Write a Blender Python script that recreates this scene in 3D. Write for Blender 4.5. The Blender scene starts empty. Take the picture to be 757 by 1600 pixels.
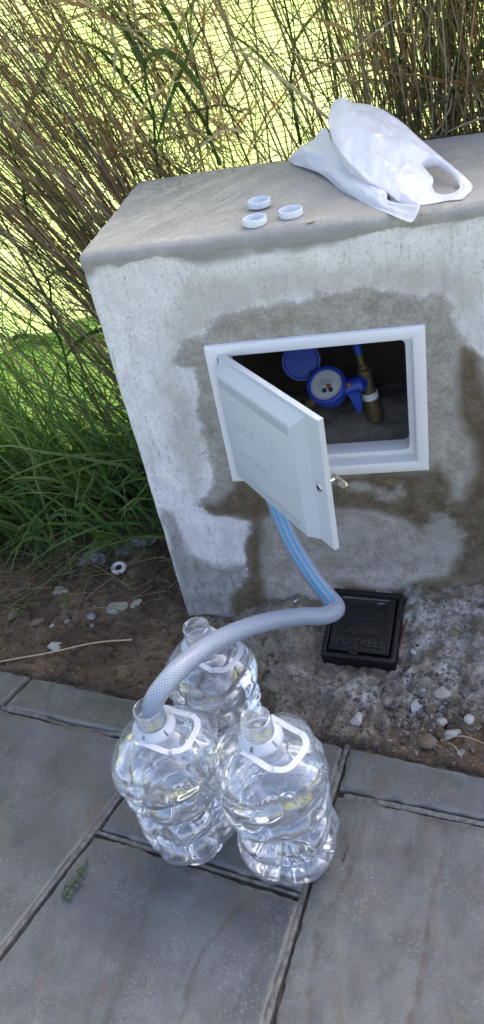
import bpy, bmesh, math, random
import numpy as np
from mathutils import Vector, Matrix, Euler
from mathutils.geometry import delaunay_2d_cdt
random.seed(7)
rng = np.random.default_rng(11)
S = bpy.context.scene
COL = S.collection
R_ = math.radians

# ------------------------------------------------------------------ camera, sky, sun, exposure
CAM = np.array([0.0, 0.0, 1.35])
FPX, PCX, PCY = 1200.0, 378.5, 800.0
ROT = np.array([[0.97646092, -0.04905904, -0.21004113],
                [0.1340962, -0.624656, 0.76930039],
                [-0.16894459, -0.77935749, -0.60337354]])
cd = bpy.data.cameras.new("camera")
cd.sensor_fit = 'VERTICAL'
cd.angle = 2 * math.atan(800.0 / FPX)
cd.clip_start = 0.02
cd.clip_end = 2000
cam = bpy.data.objects.new("camera", cd)
COL.objects.link(cam)
_m = Matrix(((ROT[0][0], -ROT[0][1], -ROT[0][2], CAM[0]),
             (ROT[1][0], -ROT[1][1], -ROT[1][2], CAM[1]),
             (ROT[2][0], -ROT[2][1], -ROT[2][2], CAM[2]),
             (0, 0, 0, 1)))
cam.matrix_world = _m
S.camera = cam

SUN_EL, SUN_AZ = 42.0, 28.0           # azimuth clockwise from +Y (behind the fence, to the right)
w = bpy.data.worlds.new("World")
S.world = w
w.use_nodes = True
wn = w.node_tree
for n_ in list(wn.nodes):
    wn.nodes.remove(n_)
sky = wn.nodes.new('ShaderNodeTexSky')
sky.sky_type = 'NISHITA'
sky.sun_disc = False
sky.sun_elevation = R_(SUN_EL)
sky.sun_rotation = R_(SUN_AZ)
sky.air_density = 0.42
sky.dust_density = 4.5
sky.ozone_density = 0.25
bg = wn.nodes.new('ShaderNodeBackground')
bg.inputs['Strength'].default_value = 0.12
wo = wn.nodes.new('ShaderNodeOutputWorld')
wn.links.new(sky.outputs[0], bg.inputs[0])
wn.links.new(bg.outputs[0], wo.inputs[0])

sd = bpy.data.lights.new("sun", 'SUN')
sd.energy = 2.0
sd.angle = R_(0.5)
sd.color = (1.0, 0.95, 0.86)
sun = bpy.data.objects.new("sun", sd)
COL.objects.link(sun)
_sv = Vector((math.sin(R_(SUN_AZ)) * math.cos(R_(SUN_EL)), math.cos(R_(SUN_AZ)) * math.cos(R_(SUN_EL)), math.sin(R_(SUN_EL))))
sun.rotation_euler = _sv.to_track_quat('Z', 'Y').to_euler()
sun.location = (3, 6, 6)

S.view_settings.view_transform = 'Standard'
S.view_settings.look = 'None'
S.view_settings.gamma = 1
S.view_settings.exposure = 2.9
S.render.engine = 'CYCLES'
S.cycles.max_bounces = 16
S.cycles.transmission_bounces = 14
S.cycles.transparent_max_bounces = 24
S.cycles.blur_glossy = 0.5
S.cycles.sample_clamp_indirect = 8

# ------------------------------------------------------------------ helpers: rays through the photograph onto real planes
def ray(px, py):
    v = ROT @ np.array([px - PCX, py - PCY, FPX])
    return v / np.linalg.norm(v)
def onz(px, py, z=0.0):
    r = ray(px, py); return CAM + r * ((z - CAM[2]) / r[2])
def ony(px, py, y):
    r = ray(px, py); return CAM + r * (y / r[1])
def onplane(px, py, p0, nrm):
    r = ray(px, py); return CAM + r * (np.dot(np.array(p0) - CAM, nrm) / np.dot(r, nrm))

# ------------------------------------------------------------------ helpers: numpy noise
def _hash(ix, iy, iz, seed):
    h = (ix.astype(np.int64) * 374761393 + iy.astype(np.int64) * 668265263 + iz.astype(np.int64) * 2147483647 + seed * 974711) & 0x7fffffff
    h = ((h ^ (h >> 13)) * 1274126177) & 0x7fffffff
    h = ((h ^ (h >> 16)) * 668265263) & 0x7fffffff
    return ((h ^ (h >> 15)) & 0xffff) / 65535.0 * 2 - 1
def vnoise(x, y, z=None, seed=0):
    x = np.asarray(x, float); y = np.asarray(y, float)
    z = np.zeros_like(x) if z is None else np.asarray(z, float)
    ix, iy, iz = np.floor(x), np.floor(y), np.floor(z)
    fx, fy, fz = x - ix, y - iy, z - iz
    fx, fy, fz = [t * t * t * (t * (t * 6 - 15) + 10) for t in (fx, fy, fz)]
    o = 0
    for dx in (0, 1):
        for dy in (0, 1):
            for dz in (0, 1):
                o = o + _hash(ix + dx, iy + dy, iz + dz, seed) * (fx if dx else 1 - fx) * (fy if dy else 1 - fy) * (fz if dz else 1 - fz)
    return o
def fbm(x, y, z=None, seed=0, oct=4, gain=0.5):
    a, o, s = 1.0, 0, 1.0
    z = np.zeros_like(np.asarray(x, float)) if z is None else z
    for k in range(oct):
        o = o + a * vnoise(np.asarray(x) * s, np.asarray(y) * s, np.asarray(z) * s, seed + k * 17)
        a *= gain; s *= 2.03
    return o
def sstep(a, b, x):
    t = np.clip((x - a) / (b - a), 0, 1); return t * t * (3 - 2 * t)
def sdf_poly(pts, x, y):
    """signed distance to a polygon, positive inside"""
    pts = np.asarray(pts, float)
    d = np.full(x.shape, 1e9); inside = np.zeros(x.shape, bool)
    n = len(pts)
    for i in range(n):
        a, b = pts[i], pts[(i + 1) % n]
        ex, ey = b - a
        wx, wy = x - a[0], y - a[1]
        t = np.clip((wx * ex + wy * ey) / (ex * ex + ey * ey + 1e-12), 0, 1)
        d = np.minimum(d, np.hypot(wx - ex * t, wy - ey * t))
        c = ((a[1] > y) != (b[1] > y)) & (x < (b[0] - a[0]) * (y - a[1]) / ((b[1] - a[1]) if abs(b[1] - a[1]) > 1e-12 else 1e-12) + a[0])
        inside ^= c
    return np.where(inside, d, -d)

# ------------------------------------------------------------------ helpers: objects
def props(o, label=None, cat=None, group=None, kind=None):
    if label: o['label'] = label
    if cat: o['category'] = cat
    if group: o['group'] = group
    if kind: o['kind'] = kind
    return o
def empty(name, loc=(0, 0, 0), rot=(0, 0, 0), label=None, cat=None, group=None):
    o = bpy.data.objects.new(name, None)
    o.empty_display_size = 0.05
    COL.objects.link(o)
    o.location = loc; o.rotation_euler = rot
    return props(o, label, cat, group)
def link(name, me, m=None, parent=None, smooth=False, loc=None, rot=None):
    o = bpy.data.objects.new(name, me)
    COL.objects.link(o)
    if m is not None and len(me.materials) == 0:
        me.materials.append(m)
    if smooth:
        me.polygons.foreach_set('use_smooth', np.ones(len(me.polygons), bool))
    if parent is not None: o.parent = parent
    if loc is not None: o.location = loc
    if rot is not None: o.rotation_euler = rot
    return o
def mesh(name, V, F, attrs=None, uv=None):
    me = bpy.data.meshes.new(name)
    V = np.asarray(V, np.float32)
    if isinstance(F, np.ndarray) and F.ndim == 2:
        nf, k = F.shape
        me.vertices.add(len(V)); me.vertices.foreach_set('co', V.ravel())
        me.loops.add(nf * k); me.loops.foreach_set('vertex_index', F.astype(np.int32).ravel())
        me.polygons.add(nf)
        me.polygons.foreach_set('loop_start', np.arange(0, nf * k, k, dtype=np.int32))
        me.polygons.foreach_set('loop_total', np.full(nf, k, np.int32))
        me.update(calc_edges=True)
    else:
        me.from_pydata([tuple(v) for v in V.tolist()], [], F)
        me.update()
    for a, d in (attrs or {}).items():
        at = me.attributes.new(a, 'FLOAT', 'POINT'); at.data.foreach_set('value', np.asarray(d, np.float32))
    return me
def grid_faces(nu, nv, wrap_u=False, off=0):
    """vertex index = u*nv+v"""
    u = np.arange(nu if wrap_u else nu - 1); v = np.arange(nv - 1)
    U, V = np.meshgrid(u, v, indexing='ij')
    U2 = (U + 1) % nu
    return np.stack([U * nv + V, U2 * nv + V, U2 * nv + V + 1, U * nv + V + 1], -1).reshape(-1, 4) + off
def bm_obj(name, bm, m, parent=None, smooth=False, loc=None, rot=None):
    me = bpy.data.meshes.new(name); bm.to_mesh(me); bm.free()
    return link(name, me, m, parent, smooth, loc, rot)
def box(bm, x0, x1, y0, y1, z0, z1, bev=0.0, seg=2):
    r = bmesh.ops.create_cube(bm, size=1.0)
    vs = r['verts']
    for v in vs:
        v.co = Vector(((x0 + x1) / 2 + v.co.x * (x1 - x0), (y0 + y1) / 2 + v.co.y * (y1 - y0), (z0 + z1) / 2 + v.co.z * (z1 - z0)))
    if bev > 0:
        es = list({e for v in vs for e in v.link_edges})
        bmesh.ops.bevel(bm, geom=es, offset=bev, segments=seg, affect='EDGES', profile=0.5)
def prism(bm, pts, y0, y1):
    """extrude an xz polygon along y"""
    a = [bm.verts.new((p[0], y0, p[1])) for p in pts]
    b = [bm.verts.new((p[0], y1, p[1])) for p in pts]
    n = len(pts)
    bm.faces.new(a); bm.faces.new(b[::-1])
    for i in range(n):
        bm.faces.new((a[i], b[i], b[(i + 1) % n], a[(i + 1) % n]))
    bmesh.ops.recalc_face_normals(bm, faces=bm.faces)
def lathe(prof, seg=48, mod=None):
    """open profile -> (V,F); mod(theta array, r array, z array) -> r"""
    prof = np.asarray(prof, float)
    th = np.linspace(0, 2 * math.pi, seg, endpoint=False)
    T, Rr = np.meshgrid(th, prof[:, 0], indexing='ij'); _, Z = np.meshgrid(th, prof[:, 1], indexing='ij')
    if mod: Rr = mod(T, Rr, Z)
    V = np.stack([Rr * np.cos(T), Rr * np.sin(T), Z], -1).reshape(-1, 3)
    return V, grid_faces(seg, len(prof), True)
def tube(P, rad, seg=16, flat=None):
    """tube along points; rad scalar or array; returns V,F,(u,v)"""
    P = np.asarray(P, float); n = len(P)
    rad = np.full(n, rad) if np.isscalar(rad) else np.asarray(rad)
    T = np.gradient(P, axis=0); T /= np.linalg.norm(T, axis=1)[:, None]
    N = np.zeros_like(P)
    a = np.array([0, 0, 1.0]) if abs(T[0][2]) < .9 else np.array([1.0, 0, 0])
    N[0] = a - T[0] * a.dot(T[0]); N[0] /= np.linalg.norm(N[0])
    for i in range(1, n):
        v = N[i - 1] - T[i] * N[i - 1].dot(T[i]); N[i] = v / np.linalg.norm(v)
    B = np.cross(T, N)
    th = np.linspace(0, 2 * math.pi, seg, endpoint=False)
    ca, sa = np.cos(th), np.sin(th)
    V = P[None] + (ca[:, None, None] * N[None] + sa[:, None, None] * B[None]) * rad[None, :, None]
    L = np.concatenate([[0], np.cumsum(np.linalg.norm(np.diff(P, axis=0), axis=1))])
    return V.reshape(-1, 3), grid_faces(seg, n, True), np.tile(L, seg), np.repeat(th, n)
def catmull(pts, n=12):
    p = np.asarray(pts, float)
    p = np.vstack([2 * p[0] - p[1], p, 2 * p[-1] - p[-2]])
    out = []
    for i in range(1, len(p) - 2):
        for t in np.linspace(0, 1, n, endpoint=False):
            out.append(0.5 * ((2 * p[i]) + (-p[i - 1] + p[i + 1]) * t + (2 * p[i - 1] - 5 * p[i] + 4 * p[i + 1] - p[i + 2]) * t * t + (-p[i - 1] + 3 * p[i] - 3 * p[i + 1] + p[i + 2]) * t ** 3))
    out.append(p[-2])
    return np.array(out)
def edgesplit(o, ang=35):
    o.data.polygons.foreach_set('use_smooth', np.ones(len(o.data.polygons), bool))
    md = o.modifiers.new("edge_split", 'EDGE_SPLIT'); md.split_angle = R_(ang)
    return o
def text_mesh(body, size, extrude, bold=0.0, xs=1.0):
    c = bpy.data.curves.new("lettering", 'FONT')
    c.body = body; c.size = size; c.extrude = extrude; c.align_x = 'CENTER'; c.align_y = 'CENTER'; c.offset = bold
    c.resolution_u = 3
    o = bpy.data.objects.new("lettering_source", c); COL.objects.link(o)
    bpy.context.view_layer.update()
    me = bpy.data.meshes.new_from_object(o.evaluated_get(bpy.context.evaluated_depsgraph_get()))
    bpy.data.objects.remove(o); bpy.data.curves.remove(c)
    for v in me.vertices: v.co.x *= xs
    return me

# ------------------------------------------------------------------ helpers: materials
class Mat:
    def __init__(s, name):
        s.m = bpy.data.materials.new(name); s.m.use_nodes = True
        s.t = s.m.node_tree; s.t.nodes.clear()
        s.out = s.t.nodes.new('ShaderNodeOutputMaterial')
        s._co = None
    def n(s, typ, ins=None, out=0, **pr):
        nd = s.t.nodes.new('ShaderNode' + typ)
        for k, v in pr.items(): setattr(nd, k, v)
        for k, v in (ins or {}).items():
            sk = nd.inputs[k]
            if isinstance(v, bpy.types.NodeSocket): s.t.links.new(v, sk)
            else: sk.default_value = v
        return nd.outputs[out]
    def co(s):
        if s._co is None: s._co = s.n('TexCoord', out='Object')
        return s._co
    def attr(s, name): return s.n('Attribute', out='Fac', attribute_name=name)
    def noise(s, scale, detail=4, rough=.55, vec=None, dist=0.0):
        return s.n('TexNoise', {'Vector': vec or s.co(), 'Scale': scale, 'Detail': detail, 'Roughness': rough, 'Distortion': dist}, out=0)
    def vor(s, scale, vec=None, feature='F1', out=0, rnd=1.0):
        return s.n('TexVoronoi', {'Vector': vec or s.co(), 'Scale': scale, 'Randomness': rnd}, out=out, feature=feature)
    def math(s, op, a, b=0.0, c=0.0, clamp=False):
        nd = s.t.nodes.new('ShaderNodeMath'); nd.operation = op; nd.use_clamp = clamp
        for i, v in enumerate((a, b, c)):
            if isinstance(v, bpy.types.NodeSocket): s.t.links.new(v, nd.inputs[i])
            else: nd.inputs[i].default_value = v
        return nd.outputs[0]
    def ramp(s, v, a, b, lo=0.0, hi=1.0):
        return s.n('MapRange', {'Value': v, 'From Min': a, 'From Max': b, 'To Min': lo, 'To Max': hi}, clamp=True, interpolation_type='SMOOTHSTEP')
    def mix(s, f, a, b, blend='MIX'):
        nd = s.t.nodes.new('ShaderNodeMix'); nd.data_type = 'RGBA'; nd.blend_type = blend
        for k, v in ((0, f), (6, a), (7, b)):
            if isinstance(v, bpy.types.NodeSocket): s.t.links.new(v, nd.inputs[k])
            else: nd.inputs[k].default_value = (v if k == 0 else (*v, 1.0)[:4])
        return nd.outputs[2]
    def bump(s, h, strength=.5, dist=.002, normal=None):
        ins = {'Height': h, 'Strength': strength, 'Distance': dist}
        if normal is not None: ins['Normal'] = normal
        return s.n('Bump', ins)
    def stretch(s, sx, sy, sz, rz=0.0, ry=0.0):
        return s.n('Mapping', {'Vector': s.co(), 'Scale': (sx, sy, sz), 'Rotation': (0, ry, rz)})
    def done(s, shader):
        s.t.links.new(shader, s.out.inputs['Surface']); return s.m
    def bsdf(s, col, rough=.6, normal=None, metal=0.0, spec=.5, **kw):
        ins = {'Base Color': col if isinstance(col, bpy.types.NodeSocket) else (*col, 1.0)[:4], 'Roughness': rough, 'Metallic': metal, 'Specular IOR Level': spec}
        if normal is not None: ins['Normal'] = normal
        ins.update(kw)
        return s.n('BsdfPrincipled', ins)
def plain(name, col, rough=.5, metal=0.0, var=.12, scale=30, bump=.1, spec=.5):
    k = Mat(name)
    nz = k.noise(scale, 4)
    c = k.mix(nz, [x * (1 - var) for x in col], [min(1, x * (1 + var)) for x in col])
    return k.done(k.bsdf(c, rough, k.bump(k.noise(scale * 6, 3), bump, .001), metal, spec))

# ---- concrete of the block (masks are signed distances in metres carried by the mesh)
k = Mat("whitewashed_concrete")
fine = k.noise(160, 4, .65); mid = k.noise(28, 5, .6); big = k.noise(6, 4)
lrg = k.noise(11, 3, .5)
scr = k.noise(70, 5, .75, k.stretch(1, 1, .18, 0, R_(12)), .4)
streak = k.noise(22, 4, .6, k.stretch(1, 1, .12))
def edge(att, width, amp1, amp2):
    v = k.math('ADD', k.attr(att), k.math('MULTIPLY', k.math('SUBTRACT', mid, .5), amp1))
    v = k.math('ADD', v, k.math('MULTIPLY', k.math('SUBTRACT', fine, .5), amp2))
    v = k.math('ADD', v, k.math('MULTIPLY', k.math('SUBTRACT', lrg, .5), amp1))
    return k.ramp(v, -width, width)
mk = edge('mk', .008, .045, .018); wt = edge('wt', .014, .05, .02); cp = edge('cp', .002, .012, .012)
lt = edge('lt', .014, .045, .02); gr = edge('gr', .012, .05, .02); bl = edge('bl', .03, .10, .03)
c_white = k.mix(k.ramp(k.math('MULTIPLY', mid, big), .12, .42), (.62, .60, .57), (.79, .775, .745))
c_white = k.mix(k.ramp(streak, .52, .75, 0, .4), c_white, (.42, .40, .36))
c_white = k.mix(k.ramp(scr, .54, .68, 0, .7), c_white, (.42, .40, .37))
c_white = k.mix(k.ramp(fine, .53, .66, 0, .65), c_white, (.40, .39, .37))
c_white = k.mix(k.math('MULTIPLY', k.math('MULTIPLY', bl, k.ramp(mid, .25, .65, .45, 1)), .72), c_white, (.40, .37, .315))
c_mort = k.mix(k.ramp(mid, .3, .72), (.30, .272, .228), (.44, .415, .365))
c_mort = k.mix(k.ramp(fine, .40, .62), k.mix(1.0, c_mort, (.80, .79, .77), 'MULTIPLY'), c_mort)
c_wet = k.mix(k.ramp(mid, .3, .7), (.112, .082, .048), (.195, .150, .098))
c_wet = k.mix(k.ramp(fine, .40, .64), k.mix(1.0, c_wet, (.74, .74, .73), 'MULTIPLY'), c_wet)
c_grey = k.mix(k.ramp(mid, .3, .7), (.22, .213, .19), (.38, .37, .34))
c_grey = k.mix(k.ramp(scr, .5, .66, 0, .7), c_grey, (.17, .16, .14))
c_grey = k.mix(k.ramp(fine, .55, .66, 0, .7), c_grey, (.46, .455, .44))
c_cap = k.mix(k.ramp(big, .3, .7), (.33, .318, .285), (.42, .405, .37))
c_cap = k.mix(k.ramp(fine, .40, .62), k.mix(1.0, c_cap, (.88, .87, .85), 'MULTIPLY'), c_cap)
pit = k.vor(120, k.n('MixRGB', {'Fac': .12, 'Color1': k.co(), 'Color2': k.n('TexNoise', {'Vector': k.co(), 'Scale': 40.0}, out=1)})); pitm = k.math('MULTIPLY', k.ramp(pit, .05, k.math('MULTIPLY_ADD', k.noise(50, 2), .36, -.02), 1, 0), k.ramp(k.noise(11, 3), .42, .58))
pit2 = k.vor(38); pitm2 = k.math('MULTIPLY', k.ramp(pit2, .035, .075, 1, 0), k.ramp(k.noise(9, 2), .5, .55))
pits = k.math('MAXIMUM', pitm, pitm2)
c_white = k.mix(k.math('MULTIPLY', pits, .7), c_white, (.14, .135, .125))
c = k.mix(gr, c_white, c_grey)
c = k.mix(mk, c, c_mort)
c = k.mix(wt, c, c_wet)
c = k.mix(k.math('MULTIPLY', lt, .75), c, (.36, .345, .305))
c = k.mix(cp, c, c_cap)
crk = k.ramp(k.math('ADD', k.attr('ln'), k.math('MULTIPLY', k.math('SUBTRACT', fine, .5), .006)), -.0008, .0014)
c = k.mix(k.math('MULTIPLY', crk, k.ramp(mid, .35, .6, .15, .8)), c, (.17, .165, .16))
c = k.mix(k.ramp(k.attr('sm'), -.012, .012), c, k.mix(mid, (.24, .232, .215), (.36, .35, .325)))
rough = k.math('SUBTRACT', .92, k.math('MULTIPLY', wt, .22))
hgt = k.math('ADD', k.math('MULTIPLY', fine, .40), k.math('MULTIPLY', mid, k.math('MULTIPLY_ADD', mk, .35, .30)))
hgt = k.math('ADD', hgt, k.math('MULTIPLY', scr, .35))
hgt = k.math('ADD', hgt, k.math('MULTIPLY', k.noise(420, 3, .7), k.math('MULTIPLY_ADD', mk, .30, .1)))
hgt = k.math('SUBTRACT', hgt, k.math('MULTIPLY', pits, .8))
hgt = k.math('ADD', hgt, k.math('MULTIPLY', mk, .45))
M_BLOCK = k.done(k.bsdf(c, rough, k.bump(hgt, .9, .004), spec=.3))

# ---- pavers
def paver_mat(name, tint, green):
    k = Mat(name)
    a = k.noise(7, 5, .6, dist=.4); b = k.noise(34, 5, .65); f = k.noise(190, 4, .7)
    vein = k.noise(13, 6, .65, k.stretch(1.0, .22, 1, R_(-14)), 1.2)
    c = k.mix(k.ramp(a, .33, .68), [t * .68 for t in tint], [t * 1.22 for t in tint])
    c = k.mix(k.ramp(b, .44, .72, 0, .5), c, (.064, .060, .056))
    c = k.mix(k.ramp(vein, .54, .66, 0, .75), c, (.098, .082, .064))
    c = k.mix(k.ramp(k.noise(4.5, 4, .6), .5, .66, 0, green), c, (.075, .085, .062))
    c = k.mix(k.math('MULTIPLY', k.ramp(f, .50, .66, 0, .7), k.ramp(k.noise(11, 5, .65), .42, .66, .1, 1)), c, (.18, .183, .19))
    c = k.mix(k.ramp(k.vor(60), .05, .10, .55, 0), c, (.045, .042, .04))
    c = k.mix(k.math('MULTIPLY', k.ramp(k.attr('gv'), .05, .6, 0, .55), k.ramp(b, .35, .6, .3, 1)), c, (.060, .048, .036))
    ed = k.math('ADD', k.attr('ed'), k.math('MULTIPLY', k.math('SUBTRACT', b, .5), .012))
    c = k.mix(k.ramp(ed, .001, .009, .8, 0), c, (.17, .168, .158))
    h = k.math('ADD', k.math('MULTIPLY', b, .6), k.math('MULTIPLY', f, .22))
    h = k.math('ADD', h, k.math('MULTIPLY', vein, .5))
    r = k.ramp(a, .3, .7, .5, .72)
    return k.done(k.bsdf(c, r, k.bump(h, 1.0, .005), spec=.45))
M_PAV = [paver_mat("slate_stamped_concrete", (.086, .094, .098), .3), paver_mat("brown_tinged_slate_concrete", (.093, .099, .099), .4), paver_mat("mossy_slate_concrete", (.094, .102, .088), .8)]
k = Mat("joint_mortar")
b = k.noise(45, 5, .65)
c = k.mix(k.ramp(b, .35, .65), (.035, .031, .025), (.085, .078, .066))
M_JOINT = k.done(k.bsdf(c, .95, k.bump(k.noise(120, 4), .8, .004), spec=.2))
k = Mat("mortar_lip")
b = k.noise(60, 5, .65)
c = k.mix(k.ramp(b, .35, .65), (.085, .085, .082), (.165, .165, .158))
M_LIP = k.done(k.bsdf(c, .9, k.bump(k.noise(160, 4), .8, .003), spec=.25))

# ---- soil with cement spill
k = Mat("soil_and_cement_spill")
b = k.noise(26, 6, .65); f = k.noise(130, 5, .7); a = k.noise(7, 4)
soil = k.mix(k.ramp(a, .35, .65), (.072, .050, .032), (.145, .102, .066))
soil = k.mix(k.ramp(b, .48, .7, 0, .75), soil, (.040, .030, .022))
soil = k.mix(k.ramp(f, .55, .72, 0, .6), soil, (.20, .16, .12))
cem = k.mix(k.ramp(b, .35, .65), (.17, .155, .128), (.42, .405, .37))
cem = k.mix(k.ramp(f, .48, .62, 0, .8), cem, (.10, .088, .07))
cem = k.mix(k.ramp(k.vor(80), .06, .16, .4, 0), cem, (.10, .09, .08))
apr = k.mix(k.ramp(b, .35, .65), (.14, .12, .088), (.25, .22, .175))
apr = k.mix(k.ramp(f, .45, .65, 0, .5), apr, (.075, .064, .048))
def e2(att, wd, am):
    return k.ramp(k.math('ADD', k.attr(att), k.math('ADD', k.math('MULTIPLY', k.math('SUBTRACT', b, .5), am), k.math('MULTIPLY', k.math('SUBTRACT', f, .5), am * .6))), -wd, wd)
c = k.mix(e2('ap', .012, .08), soil, apr)
c = k.mix(k.math('MULTIPLY', k.math('MULTIPLY', e2('ce', .02, .15), k.ramp(k.noise(17, 5, .65), .40, .56, .12, 1)), .9), c, cem)
h = k.math('ADD', k.math('MULTIPLY', b, 1.0), k.math('MULTIPLY', f, .5))
M_SOIL = k.done(k.bsdf(c, .93, k.bump(h, .9, .006), spec=.25))

k = Mat("sunlit_lawn")
c = k.mix(k.noise(1.5, 5), (.16, .20, .045), (.30, .31, .10))
M_LAWN = k.done(k.bsdf(c, .95, spec=.1))

# ---- vegetation
def stalk_mat(name, ramp_cols, transl=.35, rough=.6):
    k = Mat(name)
    rv = k.attr('rnd')
    nd = k.t.nodes.new('ShaderNodeValToRGB')
    k.t.links.new(rv, nd.inputs[0])
    el = nd.color_ramp.elements
    el[0].position = 0; el[0].color = (*ramp_cols[0], 1); el[1].position = 1; el[1].color = (*ramp_cols[-1], 1)
    for i, cc in enumerate(ramp_cols[1:-1]):
        e = el.new((i + 1) / (len(ramp_cols) - 1)); e.color = (*cc, 1)
    c = k.mix(k.ramp(k.noise(40, 4), .4, .7, 0, .5), nd.outputs[0], k.mix(1.0, nd.outputs[0], (.55, .5, .45), 'MULTIPLY'))
    d = k.bsdf(c, rough, spec=.3)
    tr = k.n('BsdfTranslucent', {'Color': c})
    return k.done(k.n('MixShader', {0: transl, 1: d, 2: tr}))
M_DRY = stalk_mat("dry_reed_straw", [(.28, .18, .10), (.52, .41, .25), (.38, .26, .15), (.60, .50, .35), (.46, .42, .34), (.62, .51, .30), (.42, .25, .13), (.13, .09, .055), (.24, .27, .09), (.20, .25, .07)], .5)
M_GRASS = stalk_mat("green_grass_blades", [(.06, .13, .035), (.14, .25, .06), (.10, .19, .05), (.20, .31, .08), (.14, .25, .11), (.28, .33, .11)], .42, .42)
M_REED = stalk_mat("green_reed_leaf", [(.03, .07, .015), (.06, .115, .022), (.10, .15, .03)], .4, .45)

# ---- fence
def net_mat(name, ca, cb_, tf):
    k = Mat(name)
    c = k.mix(k.ramp(k.noise(6, 5, .65, k.stretch(1.6, 1, .5), .8), .38, .62), ca, cb_)
    tl = k.n('BsdfTranslucent', {'Color': c}); df = k.n('BsdfDiffuse', {'Color': k.mix(1.0, c, (.45, .62, .45), 'MULTIPLY')})
    s1 = k.n('MixShader', {0: .72, 1: df, 2: tl})
    return k.done(k.n('MixShader', {0: tf, 1: s1, 2: k.n('BsdfTransparent', {'Color': (.9, 1, .8, 1)})}))
M_NET2 = net_mat("green_shade_netting", (.11, .20, .07), (.21, .30, .115), .12)
M_HEM = net_mat("dark_green_net_hem", (.08, .17, .06), (.12, .22, .075), .06)
k = Mat("lime_shade_netting")
c = k.mix(k.ramp(k.noise(2.6, 4, .6), .35, .65), (.20, .285, .10), (.31, .375, .18))
tl = k.n('BsdfTranslucent', {'Color': c}); df = k.n('BsdfDiffuse', {'Color': k.mix(1.0, c, (.45, .62, .45), 'MULTIPLY')})
s1 = k.n('MixShader', {0: .72, 1: df, 2: tl})
s2 = k.n('MixShader', {0: .16, 1: s1, 2: k.n('BsdfTransparent', {'Color': (.9, 1, .8, 1)})})
M_NET = k.done(s2)
M_THREAD = plain("dark_green_net_thread", (.065, .12, .042), .7)
M_WIRE = plain("dull_galvanised_wire", (.05, .05, .048), .5, .3)
M_POST = plain("dark_green_painted_post", (.02, .045, .03), .5)

# ---- plastics and metals
M_FRAME = plain("white_painted_plastic", (.70, .695, .68), .38, 0, .05, 12, .05)
M_DOOR = plain("off_white_door_plastic", (.50, .53, .535), .42, 0, .05, 10, .08)
M_CHROME = plain("worn_chrome", (.6, .6, .58), .28, 1.0)
M_DARKHOLE = plain("dark_lock_core", (.05, .045, .04), .5, .6)
M_BLUE = plain("blue_meter_plastic", (.010, .045, .32), .4, 0, .15, 40, .05)
M_BRASS = plain("tarnished_brass", (.13, .095, .05), .55, .5, .35, 60, .3)
M_TAPE = plain("white_sealing_tape", (.62, .64, .66), .6)
M_RED = plain("rusty_red_screw", (.28, .06, .03), .5)
M_BLACKPIPE = plain("black_polythene_pipe", (.012, .012, .012), .4)
M_DIAL = plain("pale_meter_dial", (.50, .50, .49), .35, 0, .05)
M_DIALINK = plain("dial_ink", (.03, .03, .035), .5)
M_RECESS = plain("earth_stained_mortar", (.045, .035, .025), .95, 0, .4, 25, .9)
M_SAND = plain("grey_mortar_rubble", (.19, .165, .13), .95, 0, .3, 60, .9)
k = Mat("black_cast_iron")
b = k.noise(40, 5, .7)
c = k.mix(k.ramp(b, .64, .78), (.006, .006, .007), (.04, .037, .033))
M_IRON = k.done(k.bsdf(c, k.ramp(b, .3, .7, .24, .5), k.bump(k.noise(180, 4), .35, .001), spec=.3))
M_IRONTEXT = plain("black_raised_lettering", (.011, .011, .012), .45)
M_CAP = plain("milky_white_cap_plastic", (.72, .75, .78), .35, 0, .03)
k = Mat("milky_handle_plastic")
d = k.bsdf((.74, .77, .82), .35, spec=.5)
M_HANDLE = k.done(k.n('MixShader', {0: .34, 1: k.n('MixShader', {0: .4, 1: d, 2: k.n('BsdfTranslucent', {'Color': (.8, .84, .9, 1)})}), 2: k.n('BsdfTransparent', {'Color': (.95, .97, 1, 1)})}))
k = Mat("white_carrier_bag_film")
wr = k.noise(16, 5, .6, dist=1.2)
d = k.bsdf((.86, .865, .87), .36, k.bump(wr, .25, .006), spec=.5)
M_BAG = k.done(k.n('MixShader', {0: .24, 1: d, 2: k.n('BsdfTranslucent', {'Color': (.93, .86, .88, 1)})}))
k = Mat("clear_bottle_plastic")
nrm = k.bump(k.noise(34, 2, .5, dist=.8), .15, .004)
fr = k.math('MULTIPLY_ADD', k.math('POWER', k.n('LayerWeight', {'Blend': .5, 'Normal': nrm}, out=1), 2.4), .80, .13)
gl = k.n('BsdfGlossy', {'Color': (1, 1, 1, 1), 'Roughness': .03, 'Normal': nrm})
tp = k.n('BsdfTransparent', {'Color': (.975, .982, .99, 1)})
haze_ = k.n('MixShader', {0: .5, 1: k.n('BsdfDiffuse', {'Color': (.72, .82, .95, 1)}), 2: k.n('BsdfTranslucent', {'Color': (.72, .82, .95, 1)})})
M_PET = k.done(k.n('MixShader', {0: k.math('MULTIPLY_ADD', k.n('LayerWeight', {'Blend': .3, 'Normal': nrm}, out=1), .10, .045), 1: k.n('MixShader', {0: fr, 1: tp, 2: gl}), 2: haze_}))
k = Mat("drinking_water")
nrm = k.bump(k.noise(38, 3, .5, dist=1.0), .30, .004)
M_WATER = k.done(k.n('BsdfRefraction', {'Color': (.985, .995, 1, 1), 'Roughness': 0.0, 'IOR': 1.33, 'Normal': nrm}))
k = Mat("drinking_water_glass")
M_WATER = k.done(k.n('BsdfGlass', {'Color': (.995, .998, 1, 1), 'Roughness': 0.0, 'IOR': 1.333, 'Normal': k.bump(k.noise(24, 2, .5, dist=.6), .12, .006)}))
k = Mat("crinkled_clear_film")
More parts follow.
